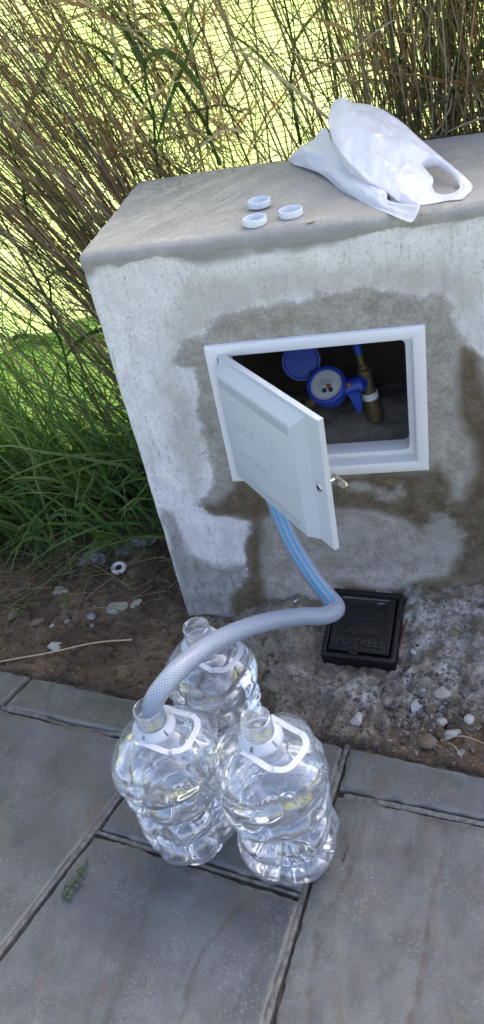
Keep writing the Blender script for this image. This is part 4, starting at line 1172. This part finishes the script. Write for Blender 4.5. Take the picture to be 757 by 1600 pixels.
# ------------------------------------------------------------------ reeds and grass
def clear_of_block(P, shift=False):
    inside = (P[..., 0] > BX0 - .006) & (P[..., 1] > YW - .006) & (P[..., 1] < BY1 + .012) & (P[..., 2] < ZT + .012)
    infront = (P[..., 0] > BX0 - .03) & (P[..., 1] <= YW - .006)
    onpath = P[..., 1] < yb(P[..., 0]) + .05
    return ~(inside | infront | onpath).any(axis=1)
def stems(root, dirv, length, width, bend, segs, rnd, prism_=True, wid_end=.35, kink=0.0):
    """vectorised stems; root (N,3), dirv (N,3) unit, bend (N,3) added quadratically"""
    N = len(root); t = np.linspace(0, 1, segs + 1)
    P = root[:, None] + dirv[:, None] * (length[:, None] * t)[..., None] + bend[:, None] * (t ** 2)[None, :, None] * length[:, None, None]
    if kink > 0:
        P[:, 1:] += np.cumsum(rng.normal(0, kink, (N, segs, 3)), axis=1) * length[:, None, None]
    T = np.gradient(P, axis=1); T /= np.linalg.norm(T, axis=2)[..., None] + 1e-9
    ref = rng.normal(size=(N, 1, 3)); ref = np.broadcast_to(ref, T.shape)
    A = np.cross(T, ref); A /= np.linalg.norm(A, axis=2)[..., None] + 1e-9
    B = np.cross(T, A)
    return P, T, A, B, t
def tubes_mesh(name, P, A, B, wv, rnd, taper):
    ok = clear_of_block(P); P, A, B, wv, rnd = P[ok], A[ok], B[ok], wv[ok], rnd[ok]
    N, K, _ = P.shape
    Vv = []
    for a in (0, 2 * math.pi / 3, 4 * math.pi / 3):
        Vv.append(P + (A * math.cos(a) + B * math.sin(a)) * (wv[:, None] * taper[None])[..., None])
    V = np.stack(Vv, 2)           # N,K,3,3
    idx = np.arange(N * K * 3).reshape(N, K, 3)
    Fq = []
    for s in range(3):
        s2 = (s + 1) % 3
        Fq.append(np.stack([idx[:, :-1, s], idx[:, :-1, s2], idx[:, 1:, s2], idx[:, 1:, s]], -1).reshape(-1, 4))
    return V.reshape(-1, 3), np.vstack(Fq), np.repeat(rnd, K * 3)
def blades_mesh(P, A, B, wv, rnd, taper, fold=.25):
    ok = clear_of_block(P); P, A, B, wv, rnd = P[ok], A[ok], B[ok], wv[ok], rnd[ok]
    N, K, _ = P.shape
    w_ = (wv[:, None] * taper[None])[..., None]
    V = np.stack([P - A * w_, P - B * w_ * fold, P + A * w_], 2)
    idx = np.arange(N * K * 3).reshape(N, K, 3)
    Fq = [np.stack([idx[:, :-1, s], idx[:, :-1, s + 1], idx[:, 1:, s + 1], idx[:, 1:, s]], -1).reshape(-1, 4) for s in (0, 1)]
    return V.reshape(-1, 3), np.vstack(Fq), np.repeat(rnd, K * 3)
def merge(parts):
    Vv, Ff, Rr, o = [], [], [], 0
    for V, F, r in parts: Vv.append(V); Ff.append(F + o); Rr.append(r); o += len(V)
    return np.vstack(Vv), np.vstack(Ff), np.concatenate(Rr)
def unit(a): return a / np.linalg.norm(a, axis=1)[:, None]
parts = []
def dens_x(n, lo, hi):
    out = []
    while len(out) < n:
        x = rng.uniform(lo, hi)
        dn = .20 + .30 * float(fbm(x * 3.1 + 4, 0.3, seed=7, oct=2)) + 1.0 * math.exp(-((x + .43) / .13) ** 2) + .9 * math.exp(-((x - .22) / .20) ** 2) + - .26 * float(sstep(-.50, -.60, x)) + .22 * float(sstep(-1.15, -1.3, x)) - .08 * float(sstep(-.32, -.22, x) * sstep(0.06, -.05, x))
        if rng.random() < dn: out.append(x)
    return np.array(out)
# upright dry stalks
N = 1500
x = dens_x(N, -2.4, 1.6); y = rng.uniform(1.80, 1.985, N)
lf = x < -.32; lean = np.where(lf, -.13, -.04) + rng.normal(0, .13, N)
dv = unit(np.stack([lean, rng.normal(-.04, .07, N), np.ones(N)], -1))
ln_ = rng.uniform(1.0, 2.15, N)
P, T, A, B, t = stems(np.stack([x, y, np.full(N, -.02)], -1), dv, ln_, None, np.stack([rng.normal(-.05, .08, N) - .24 * lf, rng.normal(-.03, .05, N), np.zeros(N)], -1), 9, None, kink=.006)
P[..., 1] = np.minimum(P[..., 1], FY - .006)
parts.append(tubes_mesh("r", P, A, B, rng.uniform(.0013, .0042, N), rng.random(N), 1 - .55 * t))
# thin crossing stalks and side shoots
N = 1000
x = dens_x(N, -2.2, 1.4); y = rng.uniform(1.79, 1.985, N); z = rng.uniform(.1, 1.5, N)
lean = np.where(x < -.3, -.5, -.1) + rng.normal(0, .42, N)
dv = unit(np.stack([lean, rng.normal(-.08, .14, N), np.ones(N)], -1))
ln_ = rng.uniform(.25, .8, N)
P, T, A, B, t = stems(np.stack([x, y, z], -1), dv, ln_, None, np.stack([rng.normal(0, .22, N), rng.normal(-.05, .06, N), rng.normal(-.12, .12, N)], -1), 7, None, kink=.012)
P[..., 1] = np.minimum(P[..., 1], FY - .006)
parts.append(tubes_mesh("r", P, A, B, rng.uniform(.0008, .0021, N), rng.random(N), 1 - .6 * t))
# dry leaf ribbons
N = 2300
x = dens_x(N, -2.2, 1.4); y = rng.uniform(1.79, 1.98, N); z = rng.uniform(.25, 1.5, N)
dv = unit(np.stack([rng.normal(-.25, .5, N), rng.normal(-.1, .2, N), rng.uniform(.2, 1.1, N)], -1))
ln_ = rng.uniform(.09, .27, N)
P, T, A, B, t = stems(np.stack([x, y, z], -1), dv, ln_, None, np.stack([rng.normal(-.1, .3, N), rng.normal(-.06, .1, N), rng.uniform(-.9, .1, N)], -1), 7, None, kink=.02)
P[..., 1] = np.minimum(P[..., 1], FY - .006)
parts.append(blades_mesh(P, A, B, rng.uniform(.0014, .0048, N), rng.random(N), np.sin(np.pi * np.clip(t * .85 + .12, 0, 1)) ** .7, .4))
# litter of straw at the foot, left of the block
N = 420
x = rng.uniform(-1.6, -.56, N); y = 1.95 - .62 * rng.random(N) ** .8
a = rng.uniform(0, 2 * math.pi, N)
dv = unit(np.stack([np.cos(a), np.sin(a) * .6, rng.uniform(-.02, .35, N)], -1))
P, T, A, B, t = stems(np.stack([x, y, gz(x, y) + .012], -1), dv, rng.uniform(.03, .22, N), None, np.stack([rng.normal(0, .1, N), rng.normal(0, .1, N), np.zeros(N)], -1), 5, None, kink=.01)
parts.append(tubes_mesh("r", P, A, B, rng.uniform(.0006, .0014, N), rng.random(N), 1 - .5 * t))
V, F, r = merge(parts)
o = link("dry_reeds", mesh("dry_reeds", V, F, {'rnd': r}), M_DRY)
props(o, "dense tangle of dry straw coloured reeds leaning along the fence", "dry reeds", kind='stuff')

def grass(n, xr, yr, lr, wr_, droop, zoff=0.0, lean=(-.05, -.18), edge_fn=None):
    x = rng.uniform(*xr, n); y = rng.uniform(*yr, n)
    if edge_fn is not None:
        kk = rng.random(n) < edge_fn(x, y); x, y = x[kk], y[kk]; n = len(x)
    dv = unit(np.stack([rng.normal(lean[0], .30, n), rng.normal(lean[1], .25, n), np.ones(n)], -1))
    ln_ = rng.uniform(*lr, n)
    az = rng.uniform(0, 2 * math.pi, n); bm_ = rng.uniform(.05, .75, n)
    bend = np.stack([np.cos(az) * bm_ * .7, np.sin(az) * bm_ * .5 - .12, -rng.uniform(.05, droop, n)], -1)
    P, T, A, B, t = stems(np.stack([x, y, np.full(n, zoff)], -1), dv, ln_, None, bend, 9, None, kink=.008)
    # blades lie across their bending direction
    side = np.cross(T, np.stack([np.cos(az), np.sin(az), np.zeros(n)], -1)[:, None]); sl_ = np.linalg.norm(side, axis=2)[..., None]
    A2 = np.where(sl_ > .15, side / (sl_ + 1e-9), A); B2 = np.cross(T, A2)
    P[..., 2] = np.maximum(P[..., 2], .012)
    P[..., 1] = np.minimum(P[..., 1], np.where(y[:, None] < FY, FY - .008, 9))
    return blades_mesh(P, A2, B2, rng.uniform(*wr_, n), rng.random(n), (np.clip(1 - t, .03, 1) ** .65) * np.clip(t * 6 + .45, 0, 1), .35)
edge_left = lambda x, y: sstep(0, .12, y - (1.50 + .22 * np.clip(x + .95, -.6, .4) + .05 * fbm(x * 9, y * 2, seed=13, oct=2))) 
parts = [grass(1500, (-2.0, -.57), (1.30, 1.97), (.22, .60), (.0024, .0078), .75, edge_fn=edge_left),
         grass(260, (-1.7, -.60), (1.42, 1.95), (.45, .90), (.004, .0092), .7, edge_fn=edge_left),
         grass(700, (-1.8, -.57), (1.30, 1.7), (.08, .22), (.0010, .0024), .6, lean=(0, -.3), edge_fn=lambda x, y: .15 + edge_left(x, y)),
         grass(330, (-.6, 1.4), (1.80, 1.97), (.75, 1.45), (.002, .0055), .35, lean=(-.10, -.05)),
         grass(260, (-1.4, -.3), (1.78, 1.97), (.6, 1.4), (.0015, .0038), .35, lean=(-.25, -.05)),
         grass(2200, (-3.2, 2.6), (2.10, 2.6), (.20, .50), (.003, .007), .5), grass(900, (-3.0, -.2), (2.10, 2.5), (.2, .42), (.003, .008), .4)]
V, F, r = merge(parts)
o = link("tall_grass", mesh("tall_grass", V, F, {'rnd': r}), M_GRASS)
props(o, "long lush green grass blades at the foot of the fence", "grass", kind='stuff')

def reed_plant(root, tip, leaves, seed, label):
    rs = np.random.default_rng(seed)
    root, tip = np.array(root, float), np.array(tip, float)
    e = empty("green_reed", tuple(root), label=label, cat="reed", group="green reeds among the dry stalks")
    pts = [root + (tip - root) * t + rs.normal(0, .006, 3) * (0 < t < 1) for t in np.linspace(0, 1, 6)]
    pts = catmull(pts, 5)
    V, F, _, _ = tube(pts - root, np.linspace(.0042, .0018, len(pts)), 7)
    link("stem", mesh("stem", V, F, {'rnd': np.full(len(V), rs.uniform(.3, 1))}), M_REED, e, True)
    for (t0, az, ln_, up_, dr, wd) in leaves:
        b0 = root + (tip - root) * t0 - root
        tt = np.linspace(0, 1, 14)
        d = np.array([math.cos(az), math.sin(az), 0])
        Pp = b0 + d * (ln_ * .75 * tt ** 1.1)[:, None] + np.array([0, 0, 1]) * (ln_ * (up_ * tt - dr * tt ** 2.2))[:, None]
        Pp[:, 1] = np.minimum(Pp[:, 1], FY - .01 - root[1])
        Tt = np.gradient(Pp, axis=0); Tt /= np.linalg.norm(Tt, axis=1)[:, None]
        sd_ = np.cross(Tt, np.array([0.15, -.55, .8])); sd_ /= np.linalg.norm(sd_, axis=1)[:, None]; nd = np.cross(Tt, sd_)
        wv = wd * np.sin(np.pi * np.clip(tt * .93 + .07, 0, 1)) ** .6
        V = np.stack([Pp - sd_ * wv[:, None], Pp + nd * wv[:, None] * .3, Pp + sd_ * wv[:, None]], 1).reshape(-1, 3)
        i = np.arange(13) * 3
        F = np.vstack([np.stack([i, i + 1, i + 4, i + 3], -1), np.stack([i + 1, i + 2, i + 5, i + 4], -1)])
        link("leaf", mesh("leaf", V, F, {'rnd': np.full(len(V), rs.uniform(0, 1))}), M_REED, e, True)
    return e
def rp(px, py, y): return ony(px, py, y)
reed_plant(rp(255, 290, 1.80), rp(226, 92, 1.76), [(.93, 2.2, .13, .9, .35, .007), (.97, .2, .16, .62, 1.3, .009), (.55, 2.5, .20, .9, .15, .005), (.35, .5, .22, 1.1, .15, .005)], 1, "green reed with folded over top leaf at the left rear corner of the block")
reed_plant(rp(345, 258, 1.82), rp(290, 20, 1.80), [(.18, 2.6, .34, 1.05, .15, .006), (.55, 2.2, .26, .9, .1, .006)], 2, "green reed leaning left above the middle of the rear block edge")
reed_plant(rp(640, 235, 1.83), rp(672, 30, 1.82), [(.10, .75, .36, 1.15, .05, .010), (.5, 2.4, .22, .8, .4, .006)], 3, "green reed with a broad upright blade behind the carrier bag")
reed_plant(rp(705, 215, 1.84), rp(722, 10, 1.82), [(.4, .2, .26, .9, .2, .007), (.65, 2.6, .24, .9, .3, .007)], 4, "green reed in the dark stalks at the right rear of the block")
reed_plant(rp(110, 600, 1.80), rp(40, 320, 1.78), [(.3, 2.7, .26, .9, .2, .006), (.6, -.2, .24, .6, .7, .006), (.15, .1, .36, .7, .7, .007)], 5, "green reed leaning over the netting at the far left of the block")
reed_plant(rp(205, 640, 1.70), rp(170, 420, 1.72), [(.45, .3, .22, .75, .8, .007), (.7, 2.7, .16, .8, .3, .005)], 6, "green reed with an arching blade close to the left edge of the block")
reed_plant(rp(60, 380, 1.84), rp(-20, 100, 1.82), [(.5, .6, .30, 1.0, .2, .006), (.75, 2.4, .22, .9, .3, .006)], 7, "green reed in the top left tangle of dry stalks")
reed_plant(rp(470, 225, 1.86), rp(440, -20, 1.85), [(.3, 2.6, .24, .9, .3, .004), (.6, .4, .22, .8, .4, .004)], 8, "thin green reed between the bag and the middle of the netting")

# ------------------------------------------------------------------ stones, gravel, litter
def hull(seed, n=16, sq=(1, 1, .6)):
    rs = np.random.default_rng(seed)
    p = rs.normal(size=(n, 3)); p /= np.linalg.norm(p, axis=1)[:, None]; p *= rs.uniform(.75, 1.1, (n, 1)) * np.array(sq)
    bm = bmesh.new()
    for q in p: bm.verts.new(q)
    ret = bmesh.ops.convex_hull(bm, input=bm.verts)
    bmesh.ops.delete(bm, geom=[g for g in ret['geom_interior'] if isinstance(g, bmesh.types.BMVert)], context='VERTS')
    bmesh.ops.triangulate(bm, faces=bm.faces)
    bm.verts.index_update()
    V = np.array([v.co[:] for v in bm.verts]); F = np.array([[v.index for v in f.verts] for f in bm.faces])
    return bm, V, F
def stone(px, py, wpx, flat, m_, label, rz=0.0, el=1.3):
    p = onz(px, py, float(gz(*onz(px, py, .03)[:2], False)))
    s = wpx / 2 * np.linalg.norm(p - CAM) / FPX
    bm, V, F = hull(int(px * 7 + py), 22, (1, 1 / el, flat)); 
    bmesh.ops.bevel(bm, geom=list(bm.edges), offset=.05, segments=1, affect='EDGES')
    for v in bm.verts: v.co *= s
    o = bm_obj("stone", bm, m_, None, False, loc=(p[0], p[1], float(gz(p[0], p[1])) + s * flat * .35), rot=(0.1, -.1, rz))
    props(o, label, "stone", "stones lying on the bare soil")
    return o
stone(560, 1130, 26, .6, M_STONE[0], "pale angular stone nearest the black box at the gravel edge", .3, 1.0)
stone(653, 1103, 27, .6, M_STONE[0], "pale pointed stone right of the gravel patch below the black box", .8, 1.4)
stone(690, 1090, 30, .6, M_STONE[3], "rough cement lump half bedded in the spill, above the pebbles", .2, 1.2)
stone(690, 1128, 17, .6, M_STONE[0], "small white stone between the pebbles and the long flat chunk", 1.0, 1.1)
stone(706, 1146, 32, .5, M_STONE[0], "long flat chunk with a rusty end near the right paving edge", .2, 1.9)
stone(732, 1133, 20, .6, M_STONE[0], "square white stone farthest right on the gravel", .4, 1.1)
stone(668, 1162, 34, .5, M_STONE[2], "dull brown lump beside the right edging strip", .1, 1.3)
stone(676, 1108, 18, .6, M_STONE[2], "reddish rounded pebble in the middle of the gravel cluster", .1, 1.1)
stone(691, 1110, 16, .6, M_STONE[1], "greenish grey rounded pebble in the gravel cluster", .5, 1.2)
stone(645, 1116, 13, .6, M_STONE[1], "grey pebble just under the pale pointed stone", .5, 1.2)
stone(646, 1017, 11, .7, M_STONE[0], "tiny white pebble beside the right side of the black box", .5, 1.0)
stone(185, 950, 42, .35, M_STONE[3], "larger flat cement flake on the soil left of the block", .35, 1.3)
stone(214, 947, 26, .35, M_STONE[3], "smaller flat cement flake broken off beside the larger flake", .8, 1.5)
stone(97, 925, 34, .5, M_STONE[3], "brownish cement lump among the grass tips", .3, 1.3)
stone(84, 1008, 26, .5, M_STONE[0], "pale triangular stone just above the long straw", .7, 1.2)
stone(80, 973, 14, .5, M_STONE[0], "small bright white chip on the dark soil", .6, 1.7)
stone(103, 965, 12, .6, M_STONE[1], "small grey pebble beside the white chip", .6, 1.1)
stone(143, 963, 17, .6, M_STONE[1], "grey stone midway between the white chip and the cement flakes", .2, 1.2)
stone(144, 977, 11, .6, M_STONE[1], "tiny dark grey pebble under the grey stone", .2, 1.2)
stone(58, 972, 30, .45, M_STONE[2], "long brown clod at the left edge of the bare soil", .5, 2.2)
stone(20, 962, 20, .6, M_STONE[2], "dark brown clod near the left border under the grass", .4, 1.3)
stone(720, 1180, 15, .6, M_STONE[1], "grey pebble close to the right edging strip", .3, 1.3)
protos = [hull(900 + i, 11, (1, .8, .65))[1:] for i in range(7)]
gv, gf, gr_, go = [], [], [], 0
def gravel(n, fn, smin, smax, pw=2.5):
    global go
    cnt = 0
    while cnt < n:
        x, y, ok = fn()
        if not ok: continue
        cnt += 1
        V, F = protos[rng.integers(7)]
        s = smin + (smax - smin) * rng.random() ** pw
        a = rng.uniform(0, 2 * math.pi); ca, sa = math.cos(a), math.sin(a)
        W = V * s * rng.uniform(.8, 1.2, 3)
        W = np.stack([W[:, 0] * ca - W[:, 1] * sa, W[:, 0] * sa + W[:, 1] * ca, W[:, 2]], -1) + np.array([x, y, float(gz(x, y)) + s * .2])
        gv.append(W); gf.append(F + go); gr_.append(np.full(len(W), rng.random())); go += len(W)
def f_right():
    x = rng.uniform(-.36, .30); d = abs(rng.normal(.02, .07)) + .006; y = yb(x) + d
    return x, y, y < YW - .03
def f_rpatch():
    x, y = rng.normal(.02, .06), rng.normal(1.02, .045); return x, y, y > yb(x) + .01
def f_left():
    x = rng.uniform(-1.25, -.45); y = rng.uniform(yb(-.5), 1.6); return x, y, y > yb(x) + .015 and y < 1.62
def f_apron():
    x, y = rng.uniform(-.3, .30), rng.uniform(.95, 1.25); return x, y, y > yb(x) + .03 and not (-.24 < x < -.0 and 1.08 < y)
gravel(1100, f_right, .0012, .0065, 2.2); gravel(340, f_rpatch, .002, .012, 2.0); gravel(900, f_left, .001, .005, 3); gravel(1500, f_apron, .001, .0050, 2.2)
nst = sum(len(a) for a in gf)
V, F = np.vstack(gv), np.vstack(gf)
o = link("gravel", mesh("gravel", V, F, {'rnd': np.concatenate(gr_)}), M_GRAVEL)
props(o, "loose gravel and crumbs scattered over the soil beside the paving", "gravel", kind='stuff')
gv, gf, gr_, go = [], [], [], 0
def f_soil():
    x = rng.uniform(-1.25, -.30); y = rng.uniform(yb(-.3), 1.6); return x, y, y > yb(x) + .008 and y < 1.62 and not (x > BX0 - .01 and y > YW - .02)
def f_edge():
    x = rng.uniform(-1.2, .3); y = yb(x) + abs(rng.normal(.008, .012)); return x, y, True
gravel(2200, f_soil, .0015, .0085, 2.6); gravel(1100, f_edge, .0012, .0045, 2.0)
V, F = np.vstack(gv), np.vstack(gf)
o = link("soil_crumbs", mesh("soil_crumbs", V, F, {'rnd': np.concatenate(gr_)}), M_CRUMB)
props(o, "brown crumbs and clods of dry soil along the paving edge", "soil", kind='stuff')
# white ring
p = onz(187, 890, .012)
prof = [(.0135 + .0055 * math.cos(a), .0032 * math.sin(a)) for a in np.linspace(0, 2 * math.pi, 10)]
V, F = lathe(prof, 40)
o = link("plastic_ring", mesh("plastic_ring", V * 1.15, F), M_RING, None, True, loc=(p[0], p[1], float(gz(p[0], p[1])) + .006), rot=(.18, .1, 0))
props(o, "white plastic ring lying on dark soil left of the block", "plastic ring")
# clear film scraps
def scrap(px, py, w_, h_, seed, label):
    p = onz(px, py, .02)
    n, m_ = 30, 20
    U, W = np.meshgrid(np.linspace(-1, 1, n), np.linspace(-1, 1, m_), indexing='ij')
    rr0 = 1 + .35 * vnoise(np.arctan2(W, U) * 1.6 + seed, U * 0, seed=seed)
    X, Y = U * w_ / 2 * rr0, W * h_ / 2 * rr0
    Z = .010 + .016 * np.abs(fbm(U * 2.6 + seed, W * 2.6, seed=seed, oct=4)) + .006 * (1 - U * U) * (1 - W * W)
    X += .008 * fbm(U * 3, W * 3 + 5, seed=seed + 2, oct=3); Y += .008 * fbm(U * 3 + 7, W * 3, seed=seed + 4, oct=3)
    V = np.stack([X, Y, Z], -1).reshape(-1, 3)
    o = link("plastic_scrap", mesh("plastic_scrap", V, grid_faces(n, m_)), M_FILM, None, True, loc=(p[0], p[1], float(gz(p[0], p[1], False))), rot=(0, 0, .2))
    props(o, label, "plastic scrap", "clear film scraps in the grass")
scrap(212, 853, .095, .055, 3, "larger crumpled clear film scrap beside the block corner grass")
scrap(144, 876, .070, .045, 6, "smaller shiny clear film scrap half hidden in the grass")
# long straw, sticks, leaves
def rod(name, pts, r0, r1, m_, label, cat):
    P = catmull(pts, 8); base = P[0].copy()
    V, F, _, _ = tube(P - base, np.linspace(r0, r1, len(P)), 7)
    o = link(name, mesh(name, V, F), m_, None, True, loc=tuple(base)); props(o, label, cat); return o
def gp(px, py, dz=.006):
    q = onz(px, py, .01); return np.array([q[0], q[1], float(gz(q[0], q[1])) + dz])
rod("straw", [gp(-40, 1034), gp(20, 1029, .01), gp(75, 1019, .012), gp(150, 1008, .011), gp(207, 1000, .008)], .0016, .0020, M_STRAWC, "long pale straw lying across the soil beside the paving", "straw")
rod("twig", [gp(700, 1158), gp(712, 1172, .01), gp(722, 1185, .008)], .0011, .0008, M_STRAWC, "short dry twig lying on the right gravel next to the paving", "twig")
rod("straw", [gp(690, 1157, .012), gp(725, 1160, .012), gp(775, 1168, .010)], .0009, .0007, M_STRAWC, "thin straw running out of the right side of the gravel", "straw")
q = [onz(618, 1005, .055), onz(626, 985, .06), onz(634, 968, .065)]
q = [np.array([a[0], a[1], float(gz(a[0], a[1])) + .006]) for a in [onz(619, 1006, .07), onz(626, 986, .075), onz(637, 962, .08)]]
rod("stick", q, .0040, .0016, M_RUST, "rust brown stick leaning beside the right side of the black box", "stick")
def flat_on_pave(px, py): a = onz(px, py, .006); return np.array([a[0], a[1], .0065])
rod("twig", [flat_on_pave(537, 1345), flat_on_pave(541, 1333), flat_on_pave(545, 1320)], .0018, .0010, M_TWIG, "dark little twig on the large right paver", "twig")
rod("straw", [flat_on_pave(537, 1304), flat_on_pave(550, 1301), flat_on_pave(562, 1299)], .0008, .0006, M_RUST, "thin brown straw beside the front right bottle", "straw")
def leaf(name, c, L_, W_, rz, m_, parent=None, seed=0, tilt=.2):
    t = np.linspace(0, 1, 10); wv = W_ * np.sin(np.pi * np.clip(t, .02, .98)) ** .8
    zc = .25 * L_ * np.sin(t * 2.5) * tilt
    V = np.stack([np.stack([t * L_, s * wv, zc + abs(s) * wv * .35], -1) for s in (-1, 0, 1)], 1).reshape(-1, 3)
    i = np.arange(9) * 3
    F = np.vstack([np.stack([i, i + 1, i + 4, i + 3], -1), np.stack([i + 1, i + 2, i + 5, i + 4], -1)])
    o = link(name, mesh(name, V, F), m_, parent, True, loc=tuple(c), rot=(0, -.1, rz))
    md = o.modifiers.new("thickness", 'SOLIDIFY'); md.thickness = .0006
    return o
c0 = onz(418, 1086, .015)
props(leaf("fallen_leaf", (c0[0], c0[1], float(gz(c0[0], c0[1])) + .006), .028, .008, -.5, M_LEAF), "dark green leaf on the soil behind the front right bottle", "leaf")
wc = onz(118, 1382, .004)
WEED = empty("weed_sprig", (wc[0], wc[1], .002), label="small wilted green weed sprig lying in the left paver joint", cat="weed")
rs = np.random.default_rng(4)
jd = math.atan2(ja_dir[1], ja_dir[0])
V, F, _, _ = tube([(-.035 * math.cos(jd), -.035 * math.sin(jd), .004), (0, 0, .007), (.042 * math.cos(jd + .1), .042 * math.sin(jd + .1), .008)], .0011, 6)
link("stem", mesh("stem", V, F), M_LEAF, WEED, True)
for i in range(22):
    s = rs.uniform(-.034, .040)
    leaf("leaf", (s * math.cos(jd), s * math.sin(jd), rs.uniform(.005, .010)), rs.uniform(.008, .017), rs.uniform(.0026, .0048), jd + rs.uniform(-2.6, 2.6), M_LEAF, WEED, i, rs.uniform(.1, .8))
# small white fleck under the hose
p = gp(472, 938, .0)
bm, _, _ = hull(71, 14, (1, .3, .15))
for v in bm.verts: v.co *= .008
props(bm_obj("white_fleck", bm, M_RING, None, False, loc=(p[0], YW - .035, float(gz(p[0], YW - .035)) + .004), rot=(0, 0, .9)), "small white fleck at the foot of the wall beside the hose", "litter")
p = onz(486, 347, ZT + .004)
bm, _, _ = hull(73, 14, (1, .3, .06))
for v in bm.verts: v.co *= .012
props(bm_obj("pale_leaf_fragment", bm, M_STRAWC, None, False, loc=(p[0], p[1], ZT + .005), rot=(0, 0, .25)), "pale leaf fragment between the caps and the bag", "leaf fragment")
